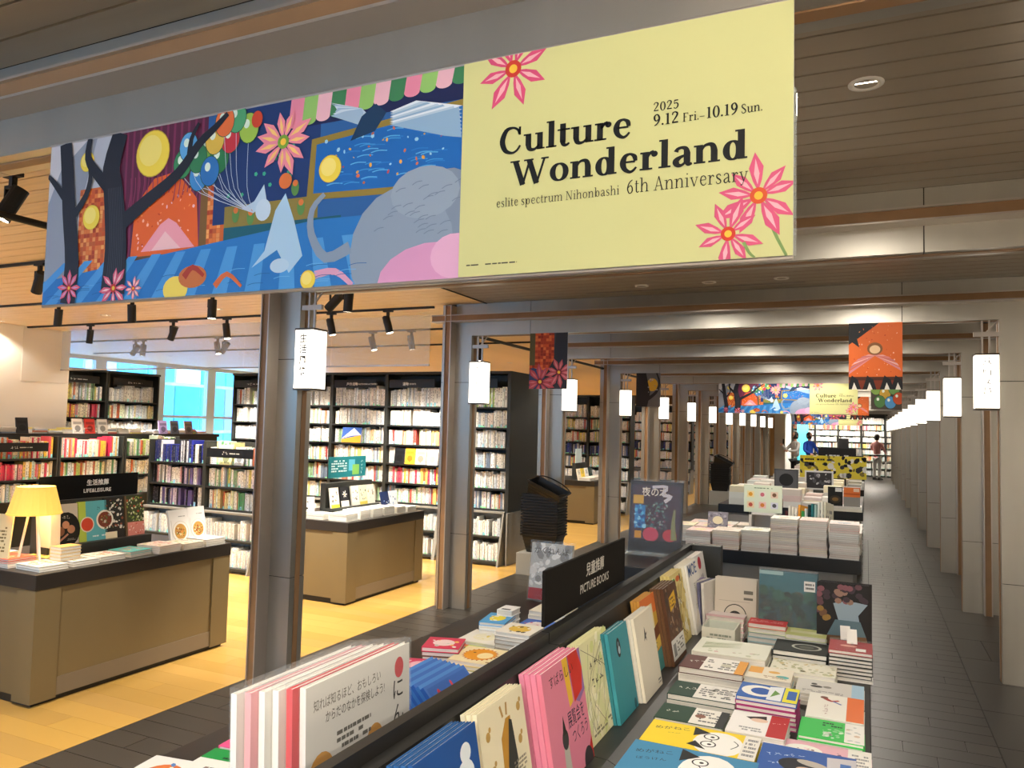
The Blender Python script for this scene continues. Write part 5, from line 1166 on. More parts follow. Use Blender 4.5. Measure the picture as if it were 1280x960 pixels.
pile(-.262, -.025, 2.03, 2.30, .05, 3, '#2f5aa4', 'blue picture book with a sleeping dark-haired figure', lambda a, w, h: (a.glyphs(w*.08, h*.7, .018, 5, '#cfe0f0', .3), a.glyphs(w*.12, h*.5, .018, 4, '#cfe0f0', .3), a.ell(w*.5, h*.55, .07, '#1a1c26', .05, 20, rot=-.3), a.ell(w*.56, h*.66, .04, '#b8b0a4', .018, rot=-.3), a.ell(w*.52, h*.5, .028, '#d8b8a4', .016), a.poly([(w*.5, h*.3), (w*.8, h*.55), (w*.8, h*.2)], '#a83a2c'), a.poly([(w*.7, h*.9), (w, h*.95), (w, 0), (w*.74, 0)], '#c8c4c8'), a.rect(w*.84, 0, w*.95, h*.8, '#4a74b8')))
# upright display at the far end of the right flat
GE = 'books standing upright at the far end of the near island'
def up(x0, x1, z1, c, label, fn=None, y=3.60, t=.02, n=1, z0=RZ, wrap=False, rz=0):
    w, h = x1-x0, z1-z0
    for i in range(n):
        last = i == 0
        book(w, h, t, c, label if last else 'copy behind the '+label, (x0+.004*i, y+i*(t+.001), z0+.0), Euler((-.10, 0, rz)), GE, mk(fn, w, h) if last else None, wrap=wrap and last)
up(-.627, -.446, .945, '#c9bfb0', 'taupe book with a round black emblem', lambda a, w, h: (a.ell(w*.5, h*.36, .05, '#1a1814', .05, 24), a.ell(w*.5, h*.36, .046, '#c9bfb0', .046, 24), a.ell(w*.5, h*.34, .028, '#1a1814', .026), a.rect(w*.1, h*.6, w*.85, h*.605, '#8a8276'), a.rect(w*.7, h*.74, w*.92, h*.8, '#6a655c'), a.rect(w*.7, h*.64, w*.92, h*.68, '#6a655c')), n=2)
up(-.43, -.193, 1.0, '#0f3f48', 'dark teal picture book with a night forest and barcode label', lambda a, w, h: (a.poly([(0, h*.8), (w*.4, h*.65), (w, h*.75), (w, h), (0, h)], '#1c5a66'), a.speckle(0, h*.2, w, h*.75, ['#123a3a', '#1a4a40', '#0c2a30', '#20544a', '#2a3a3a'], 60, .03), a.rect(w*.78, h*.76, w*.97, h*.9, '#d8d6d0'), a.lines(w*.8, h*.78, w*.95, h*.88, 2, '#333333', .95), a.rect(0, h*.95, w*.42, h, '#8aa8a8')), y=3.56, n=2, wrap=True)
def cover_cave(a, w, h):
    a.rect(0, 0, w, h, '#17110f'); a.poly([(w*.32, h*.72), (w*.5, h*.75), (w*.75, h*.76), (w*.98, h*.74), (w*.8, h*.58), (w*.85, h*.4), (w*.95, h*.3), (w*.2, h*.28), (w*.42, h*.5)], '#8a9aa4')
    a.poly([(w*.2, h*.28), (w*.95, h*.3), (w, h*.18), (w*.1, h*.16)], '#6a4a2c'); a.poly([(w*.36, h*.5), (w*.84, h*.5), (w*.95, h*.3), (w*.2, h*.28)], '#5a7078')
    for i in range(26): a.ell(random.uniform(.02, .95)*w, random.uniform(.75, .97)*h, .014, random.choice(['#5a3a40', '#7a4a50', '#3a2a30', '#8a6a5a']), .012, 8)
    for i in range(8): a.ell(random.uniform(.02, .25)*w, random.uniform(.5, .78)*h, .014, random.choice(['#8a6a2c', '#6a4a30', '#5a3a40']), .012, 8)
up(-.19, .008, .985, '#17110f', 'black picture book with a flowery cave opening onto water', cover_cave, y=3.50, n=4, t=.012)
for i in range(5): book(.16, .235, .012, ['#c8c4d0', '#8a7aa0', '#d8d4cc', '#6a6a88', '#e0dcd4'][i], 'thin plastic-sleeved book standing edge-on left of the taupe book', (-.72+.018*i, 3.52, RZ), Euler((-.06, 0, 1.35)), GE, simple=True)

# left side of the divider
GL = 'picture books lying on the left side of the near island'
L_ = lambda *a, **k: pile(*a, z0=TZ, g=GL, **k)
def art_blob(bgc, c1, c2):
    return lambda a, w, h: (a.rect(0, 0, w, h, bgc), a.ell(w*.5, h*.5, w*.3, c1, h*.3), a.speckle(w*.15, h*.15, w*.85, h*.85, [c2, '#f4efe4'], 10, .012))
def lion(a, w, h):
    a.rect(0, 0, w, h, '#efdcae')
    for i in range(22):
        t = 2*PI*i/22; a.poly([(w*.48+w*.32*math.cos(t), h*.52+h*.34*math.sin(t)), (w*.48+w*.38*math.cos(t+.1), h*.52+h*.42*math.sin(t+.1)), (w*.48+w*.32*math.cos(t+.25), h*.52+h*.34*math.sin(t+.25))], '#c0602c')
    a.ell(w*.48, h*.52, w*.33, '#e89a2c', h*.36); a.ell(w*.6, h*.48, w*.16, '#f4dca0', h*.2); a.ell(w*.32, h*.6, w*.03, '#5a3a1c'); a.lines(w*.75, h*.05, w*.95, h*.15, 1, '#8a5a2c')
random.seed(17)
L_(-1.33, -1.155, 2.395, 2.575, .06, 4, '#efdcae', 'cream picture book with a big orange sun face', lion, ['#d8c888', '#8aa870', '#c8d0a0', '#4a90a8'], rz=.06)
L_(-1.465, -1.33, 2.425, 2.56, .08, 5, '#d83a5a', 'pinkish red picture book with a pale oval', art_blob('#d8405c', '#f4d4d0', '#f0c060'), ['#6a4a38', '#8a6a50', '#d8c8b0'], rz=.3)
L_(-1.47, -1.35, 2.27, 2.41, .04, 3, '#d8456a', 'pink picture book next to the plastic-wrapped large book', art_blob('#d8456a', '#f0b8c0', '#f4e0d8'), rz=.3)
L_(-1.345, -1.24, 2.14, 2.37, .035, 2, '#e8583c', 'orange-red picture book lying beside the blue row', lambda a, w, h: (a.rect(0, 0, w, h*.3, '#f0b030'), a.lines(w*.1, h*.5, w*.8, h*.8, 3, '#a82a20')), ['#e8e4dc'])
L_(-1.27, -1.14, 2.27, 2.41, .028, 2, '#f0ece4', 'white picture book partly under the orange sun face book', lambda a, w, h: a.lines(w*.2, h*.2, w*.8, h*.8, 4, '#b8b4a8', .4))
L_(-1.46, -1.285, 2.70, 2.875, .035, 2, '#f2ede0', 'white picture book with pale yellow animals', art_blob('#f2ede0', '#efe8c8', '#e8d060'), ['#e88a4a', '#f0e8d8'])
L_(-1.49, -1.33, 2.60, 2.70, .022, 1, '#5fb84a', 'green picture book edge below the white one', lambda a, w, h: (a.rect(w*.3, 0, w*.55, h, '#e8784a'), a.rect(w*.55, 0, w, h, '#c8d86a')))
L_(-1.285, -1.14, 2.68, 2.83, .095, 6, '#f0e8dc', 'thick white picture book pile with yellow animals', art_blob('#f0e8d8', '#e8c050', '#3a2a20'), ['#a89c8c', '#b8ac9c', '#e8e0d0'])
L_(-1.20, -1.13, 2.63, 2.81, .05, 3, '#f2eeea', 'white picture book with a red creature beside the divider', art_blob('#f4f0ea', '#c8343c', '#d86a6a'))
L_(-1.45, -1.34, 2.855, 3.02, .075, 5, '#4aa0d8', 'sky blue picture book with a big yellow chick', art_blob('#5aa8dc', '#f4e030', '#ffffff'), ['#d8e4ea', '#f0efea', '#c8d4dc'], rz=.15)
L_(-1.315, -1.18, 2.90, 3.07, .055, 4, '#4a78c8', 'blue picture book with red and white swirls', art_blob('#4a70c4', '#e8d8d4', '#d84a4a'), ['#a8b4d8', '#e8e4ea'])
L_(-1.225, -1.15, 2.86, 3.08, .04, 3, '#f4d428', 'yellow picture book corner beside the sign', art_blob('#f4d428', '#f8e878', '#ffffff'))
L_(-1.32, -1.15, 3.09, 3.24, .085, 5, '#efe4cc', 'cream picture book with a brown owl shape near the sign', art_blob('#efe6d0', '#a87848', '#5a3a24'), ['#efe6d4', '#d8ccb8'])
L_(-1.42, -1.35, 2.98, 3.07, .10, 4, '#f4f2ee', 'tiny white boxed book at the far corner of the left piles', lambda a, w, h: a.rect(w*.2, h*.1, w*.8, h*.3, '#333333'))
L_(-1.49, -1.33, 1.37, 1.52, .04, 3, '#f0ede4', 'white picture book with green band at the bottom edge', lambda a, w, h: (a.rect(0, h*.62, w, h, '#1f9a4a'), a.lines(w*.35, h*.66, w*.9, h*.76, 1, '#17201a', .9), a.lines(w*.3, h*.2, w*.9, h*.4, 1, '#8a7a70')), ['#c8a890', '#f0ede4'], rz=.12)
L_(-1.53, -1.36, 1.55, 1.70, .03, 2, '#ef5a92', 'pink picture book with yellow corner near the bottom edge', lambda a, w, h: (a.rect(w*.06, h*.06, w*.94, h*.94, '#ef5a92'), a.poly([(w*.4, 0), (w, 0), (w, h*.5), (w*.7, h*.4)], '#f4c83c'), a.lines(w*.1, h*.5, w*.9, h*.8, 3, '#f8b8cc')), ['#f4f0ea'], rz=.1)
L_(-1.60, -1.44, 1.28, 1.44, .03, 2, '#f0ece4', 'white picture book with orange picture at the lower left edge', art_blob('#f2eee6', '#e0783c', '#5a8ac8'), rz=.15)
# leaning blue row
for i in range(8):
    a = Art(); a.rect(.01, .01, .24, .11, '#2f5fae'); a.speckle(.02, .02, .2, .1, ['#c83a4a', '#e8c8b0', '#2a3a8a'], 6, .014)
    book(.25, .12, .013, '#3a6ab8' if i % 2 else '#4a84c8', 'blue picture book in the leaning row beside the divider, %s from the far end' % ORD[7-i], (-1.235+.019*i, 2.02-.004*i, TZ+.012), Euler((-.75, 0, PI/2+.0)), 'leaning row of blue picture books', a if i == 7 else None, simple=i < 7)
# plastic wrapped large books
def cover_ningen(a, w, h):
    a.text('知れば知るほど、おもしろい', w*.06, h*.84, .026, '#6a6458', 0, width=w*.62); a.text('からだのなかを探検しよう!', w*.16, h*.745, .026, '#5a544a', .004, width=w*.56)
    a.ell(w*.88, h*.86, .019, '#d8545a', .024, 20); a.vtext('にんげん', w*.80, h*.66, .052, '#2a2622', 1.12, .006)
    a.ell(w*.13, h*.40, .046, '#d89a3c', .06, 20); a.lines(w*.06, h*.32, w*.2, h*.5, 4, '#7a4a1c', .9); a.ell(w*.62, h*.42, .036, '#d89a3c', .05, 20); a.lines(w*.56, h*.36, w*.68, h*.5, 3, '#7a4a1c', .9)
    a.lines(w*.26, h*.30, w*.58, h*.66, 8, '#6a665e', .85)
    a.ell(w*.16, h*.12, .05, '#2c3448', .085, 24); a.speckle(w*.1, h*.02, w*.24, h*.25, ['#8a3a3a', '#3a5a7a', '#55607a'], 20, .014); a.ell(w*.36, h*.2, .014, '#2a2826', .028); a.line([(w*.34, 0), (w*.35, h*.1), (w*.36, h*.2)], .018, '#2a2826'); a.ell(w*.60, h*.26, .016, '#2a2826', .022); a.rect(0, 0, w, h*.02, '#c8c0b4')
GN = 'large plastic-wrapped picture books'
for i in range(6):
    x = -1.105+.019*i; col = ['#eceae4', '#e9a8ae', '#f2efe8', '#f0ede6', '#d8464e', '#ece9e2'][i]
    lab = 'large white plastic-wrapped book about the human body, front copy' if i == 5 else '%s large plastic-wrapped book standing behind the human body book' % ORD[4-i]
    book(.385, .335, .015, col, lab, (x, 1.265-.018*(5-i), TZ), Euler((-.04, 0, RX)), GN, mk(cover_ningen, .385, .335) if i == 5 else None, wrap=True)
# crying-face book in an acrylic pocket, and the night book on its stand
def cover_kaku(a, w, h):
    a.speckle(.0, h*.2, w, h, ['#d8d6d0', '#b8b6b0', '#8a8884', '#e8e6e0'], 40, .03); a.text('かくれんぼ', w*.06, h*.82, .038, '#3a3836', .004, width=w*.86); a.rect(0, 0, w, h*.2, '#a01c26')
    a.ell(w*.55, h*.42, .055, '#4a4844', .05); a.ell(w*.55, h*.36, .042, '#c8c6c0', .05); a.ell(w*.49, h*.38, .007, '#222222'); a.ell(w*.61, h*.38, .007, '#222222'); a.rect(w*.5, h*.29, w*.6, h*.3, '#555555')
kb = book(.225, .28, .018, '#b8b6b0', 'grey picture book with a pencil-drawn face and red band, standing upright', (-1.555, 3.62, TZ+.01), Euler((-.15, 0, -.05)), None, mk(cover_kaku, .225, .28)); part('clear_sleeve', B(-.006, .231, -.006, .024, -.008, .292), 'plastic', kb)
def cover_night(a, w, h):
    a.rect(0, 0, w, h, '#14121a'); a.rect(w*.04, h*.18, w*.96, h*.95, '#3a2434'); a.text('夜の木', w*.22, h*.80, .05, '#e8dcc8', .01, width=w*.5); a.line([(w*.42, h*.92), (w*.7, h*.93), (w*.62, h*.82), (w*.78, h*.8), (w*.66, h*.72)], .014, '#cfc8cc', .018)
    a.rect(w*.06, h*.68, w*.26, h*.8, '#c89a2c'); a.rect(w*.10, h*.34, w*.30, h*.66, '#2a7ab8'); a.speckle(w*.1, h*.34, w*.3, h*.66, ['#5ab0d8', '#1a4a88', '#8ac8e0'], 30, .012); a.rect(w*.11, h*.2, w*.24, h*.3, '#c88a2c')
    a.speckle(w*.32, h*.34, w*.72, h*.7, ['#3a5a5a', '#5a7a70', '#7a4a5a', '#2a3a44', '#8a9a90'], 90, .008); a.ell(w*.42, h*.26, .04, '#b83a52', .035); a.ell(w*.78, h*.26, .035, '#b8323c', .03); a.line([(w*.86, h*.2), (w*.84, h*.4), (w*.86, h*.62)], .03, '#7a7a4a', .01); a.ell(w*.6, h*.06, .06, '#16283c', .03); a.rect(0, 0, w, h*.17, '#0c0d12')
nb = book(.265, .355, .02, '#14121a', 'large dark picture book of night trees standing in a clear holder', (-1.09, 3.80, .992), Euler((-.12, 0, 0)), None, mk(cover_night, .265, .355), wrap=True)
st = thing('book_holder', 'clear acrylic holder under the dark night tree book', 'holder', (-1.0, 3.77, .985)); part('foot', MB().box(-.10, .13, -.03, .14, 0, .004).box(-.10, .13, -.03, -.026, .004, .022), 'acrylic', st); part('upright', MB().box(.01, .02, .065, .07, .004, .2), 'acrylic', st)
# ------------------------------------------------------------------ magazine islands down the aisle
random.seed(23)
def island(y0, y1, label, x0=-1.62, x1=-.035, z=.745):
    r = thing('display_table', label, 'table', (0, y0, 0), group='long display tables down the aisle')
    L = y1-y0
    part('worktop', B(x0, x1, 0, L, z-.095, z), 'black', r, bevel=.004)
    part('body', B(x0+.05, x1-.05, .05, L-.05, .08, z-.095), 'grey_metal', r)
    part('plinth', B(x0+.1, x1-.1, .1, L-.1, 0, .08), 'black', r)
    return r
island(5.82, 8.35, 'black-topped magazine table behind the picture book island')
island(9.5, 12.0, 'second magazine table down the aisle behind the black and orange posters')
island(13.4, 16.0, 'third magazine table down the aisle, half hidden')
island(17.6, 20.2, 'fourth magazine table down the aisle, far back')
island(21.6, 24.2, 'fifth display table near the two shoppers')
MC = ['#f0ece2', '#e8e4da', '#f4f1ea', '#e4d8cc', '#e9d0c8', '#dfe2dc', '#f2e8c8', '#d8d4cc', '#efe0dc']
GM = 'magazines piled on the first magazine table'
def mag_cover(c):
    def f(a, w, h):
        k = random.random()
        a.lines(w*.08, h*.75, w*.9, h*.92, 2, random.choice(['#c85a4a', '#6a7a8a', '#8a8a80', '#b89a6a', '#4a6a5a']), .8)
        a.ell(w*.5, h*.4, w*.25, random.choice(['#d8c8b8', '#c8d4c8', '#e8c8b8', '#b8c0c8', '#e8d8a8']), h*.2); a.lines(w*.1, h*.08, w*.6, h*.2, 2, '#888880', .6)
    return f
# front row of tall piles: x edges, heights, copies
front = [(-1.235, -1.045, .12, 9, 'leftmost'), (-1.04, -.84, .135, 10, 'second'), (-.835, -.635, .15, 11, 'third'), (-.63, -.44, .25, 18, 'fourth'), (-.435, -.245, .25, 18, 'fifth'), (-.24, -.042, .24, 17, 'rightmost')]
for i, (a, b, h, n, nm) in enumerate(front):
    base = random.choice(MC)
    stack(a+.004, b-.004, 5.84, 6.09, .745, h, n, base, '%s magazine in the front row of the magazine table' % nm, GM, mk(mag_cover(base), b-a-.008, .25), jit(.015), MC+['#c8a898', '#b8b0a8', '#e0b8b0', '#d0c8c0'], name='magazine', cat='magazine')
for row in range(1, 7):
    for i in range(7):
        x = -1.42+.2*i; y = 5.84+.265*row; n = random.randint(3, 6)
        if row >= 5 and i < 3: continue
        if row >= 3: n = 2
        if 1 <= row <= 3 and 2 <= i <= 3: continue
        if row in (3, 4) and i in (4, 5): continue
        h = n*.016+(.06 if row == 1 else .03)
        c = random.choice(MC); stack(x, x+.188, y, y+.25, .745, h, n, c, 'magazine %s from the left in row %s of the magazine table' % (ORD[i], ORD[row]), GM, mk(mag_cover(c), .188, .25), jit(.03), MC, name='magazine', cat='magazine')
# plastic box frame with poster in the middle
gs = thing('poster_stand', 'pale green picture poster on a grey box stand amid the magazines', 'poster', (-.93, 6.55, .745))
part('board', B(.02, .315, 0, .015, .215, .435), mat('mint_poster', '#dfe9d2', .6), gs); a = Art()
a.rect(.025, .22, .31, .43, '#dfe9d2')
for i in range(3):
    for j in range(2): a.rect(.045+.092*i, .25+.085*j, .10+.092*i, .30+.085*j, ['#f0d8b0', '#f2c8c0', '#d8dce8', '#f4e4a8', '#e8e8d8', '#e8d0b8'][i+3*j]); a.ell(.072+.092*i, .275+.085*j, .016, ['#c85a4a', '#d8843c', '#5a5a62', '#e0a030', '#c86a7a', '#7a5a44'][i+3*j])
a.lines(.10, .405, .24, .418, 1, '#6a8a6a'); a.put(gs, 'printed_picture')
part('box_stand', MB().box(.06, .08, 0, .2, 0, .215).box(.27, .29, 0, .2, 0, .215).box(.06, .29, 0, .2, .195, .215).box(.06, .29, .19, .2, 0, .195), 'white_metal', gs)
bk_ = book(.15, .13, .012, '#8a8690', 'grey patterned card with a cream oval propped on the magazines', (-1.12, 6.1, .86), Euler((-.3, 0, 0)), None, mk(lambda a, w, h: (a.speckle(0, 0, w, h, ['#6a6670', '#a8a4b0', '#b8b0a0'], 30, .014), a.ell(w*.5, h*.5, w*.26, '#e8dcb8', h*.24)), .15, .13))
GS = 'books leaning in a row on the magazine table'
for i, (c, h) in enumerate((('#5a2a30', .22), ('#f0ede4', .26), ('#e8e4da', .25), ('#f2efe8', .24), ('#efa23a', .27), ('#3a9a52', .22), ('#e8eef0', .24), ('#1f3a3a', .27), ('#2f7a80', .28), ('#a8c8c4', .27), ('#e0e4dc', .29), ('#f0ece0', .3), ('#d8d4c0', .29))):
    book(.18, h, .014, c, '%s book, %s from the left in the leaning row beside the mint poster' % (cname(c), ORD[i]), (-.60+.024*i, 6.75+.018*i, .748), Euler((-.05, .16, 1.25)), GS, Art().lines(.02, .05, .15, h-.05, 4, '#777777', .4))
# black and orange standing books at the front of the second table
G9 = 'posters standing at the front of the second magazine table'
book(.155, .215, .02, '#17140f', 'black standing book with a golden dish at the front of the second magazine table', (-.40, 9.52, .80), Euler((-.08, 0, 0)), G9, mk(lambda a, w, h: (a.ell(w*.5, h*.35, w*.38, '#3a2f1c', h*.2), a.ell(w*.5, h*.35, w*.22, '#7a5a28', h*.1), a.rect(w*.5, h*.75, w*.95, h*.95, '#d8d8d8')), .155, .215))
book(.17, .215, .02, '#d8702c', 'orange and grey standing book at the front of the second magazine table', (-.235, 9.52, .80), Euler((-.08, 0, 0)), G9, mk(lambda a, w, h: (a.rect(0, 0, w, h*.5, '#8a8680'), a.rect(0, h*.62, w, h*.7, '#b8521c'), a.rect(w*.6, h*.78, w*.95, h*.95, '#e8c8b0')), .17, .215))
stack(-.41, -.05, 9.5, 9.8, .745, .055, 3, '#efece4', 'white magazine pile under the black and orange books', G9, None, 0, MC, name='magazine', cat='magazine', simple_top=True)
for ti, (ya, yb, nr) in enumerate(((9.55, 12.0, 8), (13.45, 16, 6), (17.65, 20.2, 5), (21.65, 24.2, 4))):
    for row in range(nr):
        for i in range(7):
            y = ya+(yb-ya-.3)*row/max(1, nr-1)
            if ti == 0 and row == 0 and i > 4: continue
            x = -1.5+.205*i; c = random.choice(MC); n = 2 if ti else 3
            hh = random.uniform(.02, .08)
            for q in range(n): rows_box(x+jit(.004), x+.19, y+jit(.004), y+.24, .745+hh*q, .745+hh*(q+1)-.001, random.choice(MC))
# upright displays on the farther tables
def standee(x, y, w, h, c, label, fn=None, z=.9):
    r = thing('display_board', label, 'display', (x, y, z)); part('board', B(0, w, 0, .02, 0, h), mat('standee_'+label[:12], c, .6), r)
    part('foot', B(w*.3, w*.7, -.02, .08, -.155, 0), 'shelf', r)
    if fn: a = mk(fn, w, h); a.mb.face([(.001, -.0002, .001), (w-.001, -.0002, .001), (w-.001, -.0002, h-.001), (.001, -.0002, h-.001)], 0, srgb(c)); a.put(r, 'printed_picture')
standee(-1.05, 10.2, .28, .26, '#2b2b2c', 'dark grey photo board leaning on the second magazine table', lambda a, w, h: (a.rect(.01, .01, w-.01, h-.01, '#55565a'), a.ell(w*.5, h*.5, w*.3, '#1a1a1c', h*.3)))
standee(-.72, 10.6, .34, .24, '#c8c8c8', 'pale framed black and white photo board on the second magazine table', lambda a, w, h: (a.rect(.02, .02, w-.02, h-.02, '#2a2a2e'), a.speckle(.03, .03, w-.03, h-.03, ['#8a8a90', '#4a4a50', '#b8b8bc'], 20, .03)))
standee(-1.0, 13.6, 1.0, .36, '#f4e04a', 'yellow and black title board above the third magazine table', lambda a, w, h: (a.speckle(.0, .0, w, h, ['#1a1a1c', '#f4f2ea', '#8a7a3a', '#3a3a3e'], 60, .06), a.rect(w*.05, h*.7, w*.4, h*.95, '#f0d82c'), a.lines(w*.08, h*.75, w*.38, h*.9, 1, '#1a1a1a', .95)))
standee(-.95, 18.0, .75, .42, '#1a1a1c', 'black sign board above the fourth magazine table', lambda a, w, h: a.lines(w*.2, h*.3, w*.8, h*.7, 2, '#cfcfcf'))
standee(-.66, 21.9, .24, .62, '#262628', 'tall dark panel near the end of the aisle')
G8 = thing('display_rack', 'dark display rack with white books at the far end of the tables', 'rack', (-.98, 25.2, 0)); part('frame', MB().box(0, .9, 0, .5, 0, .05).box(0, .05, 0, .5, .05, 1.0).box(.85, .9, 0, .5, .05, 1.0).box(.05, .85, .45, .5, .05, 1.0), 'shelf', G8)
for z in (.3, .65, .97): part('shelf_board', B(.05, .85, 0, .45, z, z+.03), 'shelf_dark', G8)
for i in range(8): book(.09, .2, .05, random.choice(PALS['white']), 'white book standing %s on the far display rack' % ORD[i], (-.92+.1*i, 25.3, 1.0), Euler((0, 0, 0)), 'books on the far display rack', simple=True)

# ------------------------------------------------------------------ shopping baskets
def basket_mesh(h=.20):
    mb = MB(); w0, d0, w1, d1 = .16, .10, .205, .14; t = .006
    # tapered open box, outer and inner skins, ribs and rim
    def ringpts(k, z, ins=0): 
        w = w0+(w1-w0)*k-ins; d = d0+(d1-d0)*k-ins; return [(-w, -d, z), (w, -d, z), (w, d, z), (-w, d, z)]
    A, Bq, Ci, Di = ringpts(0, 0), ringpts(1, h), ringpts(0, t, t), ringpts(1, h, t)
    for i in range(4):
        j = (i+1) % 4; mb.face([A[i], A[j], Bq[j], Bq[i]]); mb.face([Di[i], Di[j], Ci[j], Ci[i]]); mb.face([Bq[i], Bq[j], Di[j], Di[i]])
    mb.face(A[::-1]); mb.face(Ci)
    return mb
bmesh_ = basket_mesh().mesh('basket_shell', 'basket')
rim = MB().box(-.218, .218, -.152, -.138, .182, .202).box(-.218, .218, .138, .152, .182, .202).box(-.218, -.203, -.138, .138, .182, .202).box(.203, .218, -.138, .138, .182, .202).mesh('rim', 'basket')
ribs = MB()
for q in range(5):
    k = .15+.17*q; z = .2*k; w_ = .16+.045*k+.002; d_ = .10+.04*k+.002
    ribs.box(-w_, w_, -d_-.003, -d_, z, z+.010).box(w_, w_+.003, -d_, d_, z, z+.010).box(-w_-.003, -w_, -d_, d_, z, z+.010)
ribm = ribs.mesh('rib', 'basket')
hd = MB()
for i in range(12):
    t0, t1_ = PI*i/12, PI*(i+1)/12
    hd.tube((.20*math.cos(t0), .155, .19+.05*math.sin(t0)), (.20*math.cos(t1_), .155, .19+.05*math.sin(t1_)), .008, n=6)
hdm = hd.mesh('handle', 'basket')
def basket(loc, rot, label):
    r = thing('shopping_basket', label, 'basket', loc, group='stacked black shopping baskets'); r.rotation_euler = rot
    put('shell', bmesh_, r); put('rim', rim, r); put('rib', ribm, r); put('handle', hdm, r); return r
pb = thing('basket_plinth', 'warm grey box plinth under the basket stack by the second left column', 'plinth', (-3.24, 7.95, 0)); part('box', B(-.24, .24, -.2, .2, 0, .235), 'grey_metal', pb, bevel=.004); part('base', B(-.23, .23, -.19, .19, 0, .012), 'black', pb)
for i in range(15):
    b_ = basket((-3.24, 7.95, .237+.031*i), (0, 0, 0), 'black plastic shopping basket, %s from the bottom of the stack' % ORD[i])
    if i == 0: Art().glyphs(-.06, .08, .022, 4, '#8a8a8a').put(b_, 'lettering', (0, -.117, 0), (.2, 0, 0))
basket((-3.25, 7.93, .78), Euler((.12, .42, .05)), 'black plastic shopping basket lying tilted on top of the stack')
# second stack far down the aisle
pb2 = thing('basket_plinth', 'grey box plinth under the far basket stack', 'plinth', (-2.95, 17.6, 0)); part('box', B(-.22, .22, -.2, .2, 0, .3), 'grey_metal', pb2); part('base', B(-.21, .21, -.19, .19, 0, .012), 'black', pb2)
for i in range(9): basket((-2.95, 17.6, .302+.05*i), (0, 0, 0), 'black basket %s from the bottom of the far basket stack' % ORD[i])
basket((-2.95, 17.6, .82), Euler((.1, .45, 0)), 'black basket tilted on top of the far basket stack')

# ------------------------------------------------------------------ end of the aisle
struct('wall_end', B(-12.6, -2.85, 31.0, 31.1, 0, CZ), 'plaster')
struct('trim_2', B(-3.35, -3.2, 30.94, 31.0, 0, 2.3), 'wood_trim')
struct('trim_3', B(-2.85, -2.80, 30.9, 33.6, 0, CZ), 'plaster')
cy = thing('cyan_panel', 'bright cyan upright panel left of the end wall bookcases', 'panel', (-2.55, 33.2, 0)); part('board', B(0, .42, 0, .05, .05, 2.2), 'fac_cyan', cy); part('foot', B(-.02, .44, -.08, .12, 0, .05), 'shelf', cy)
ft = thing('side_table', 'small grey-legged table with framed cards against the far white wall', 'table', (-4.6, 30.0, 0)); part('table_top', B(0, 1.1, 0, .6, .86, .9), 'grey_metal', ft)
for x in (.04, 1.04):
    for y in (.04, .54): part('leg', B(x-.02, x+.02, y-.02, y+.02, 0, .86), 'grey_metal', ft)
for i in range(3): faceout(-4.5+.36*i, 30.2, .9, .26, .34, '#f2efe6', '%s framed card from the left on the small far table' % ORD[i], group='framed cards on the far table')
# ------------------------------------------------------------------ people
def skin_body(name, edges_pts, links, mat_name, parent):
    me = bpy.data.meshes.new(name); me.from_pydata([p[0] for p in edges_pts], links, [])
    o = put(name, me, parent); me.materials.append(MT[mat_name])
    sk = o.modifiers.new('skin', 'SKIN'); sv = me.skin_vertices[0].data
    for i, p in enumerate(edges_pts): sv[i].radius = p[1] if isinstance(p[1], tuple) else (p[1], p[1]); sv[i].use_root = (i == 0)
    s = o.modifiers.new('subsurf', 'SUBSURF'); s.levels = 1; s.render_levels = 2
    return o
def head(parent, loc, rz, hair_long=False):
    mb = MB(); n = 14
    prof = [(.001, -.115), (.045, -.105), (.062, -.07), (.075, -.02), (.080, .03), (.072, .075), (.045, .105), (.001, .115)]
    mb.lathe(prof, n)
    h = part('head', mb, 'skin', parent, loc, (0, 0, rz), smooth=True)
    part('nose', MB().face([(-.012, -.072, -.035), (.012, -.072, -.035), (0, -.074, .005)]).face([(-.012, -.072, -.035), (0, -.1, -.035), (.012, -.072, -.035)]).face([(0, -.1, -.035), (0, -.074, .005), (.012, -.072, -.035)]).face([(-.012, -.072, -.035), (0, -.074, .005), (0, -.1, -.035)]), 'skin', h)
    part('eyes', MB().box(-.04, -.02, -.078, -.07, .002, .012).box(.02, .04, -.078, -.07, .002, .012), 'hair', h)
    part('mouth', B(-.02, .02, -.074, -.066, -.066, -.06), mat('lips', '#a85a50', .6), h)
    part('ears', MB().box(-.088, -.078, -.01, .012, -.03, .02).box(.078, .088, -.01, .012, -.03, .02), 'skin', h)
    hp = [(.0, .125), (.052, .112), (.082, .078), (.092, .03), (.088, -.03), (.07, -.10 if hair_long else -.06)]
    mb2 = MB().lathe(hp, n); mb2.v = [(x, y+.014, z) for x, y, z in mb2.v]; part('hair', mb2, 'hair', h, smooth=True)
def hand(pts, fwd):
    return pts
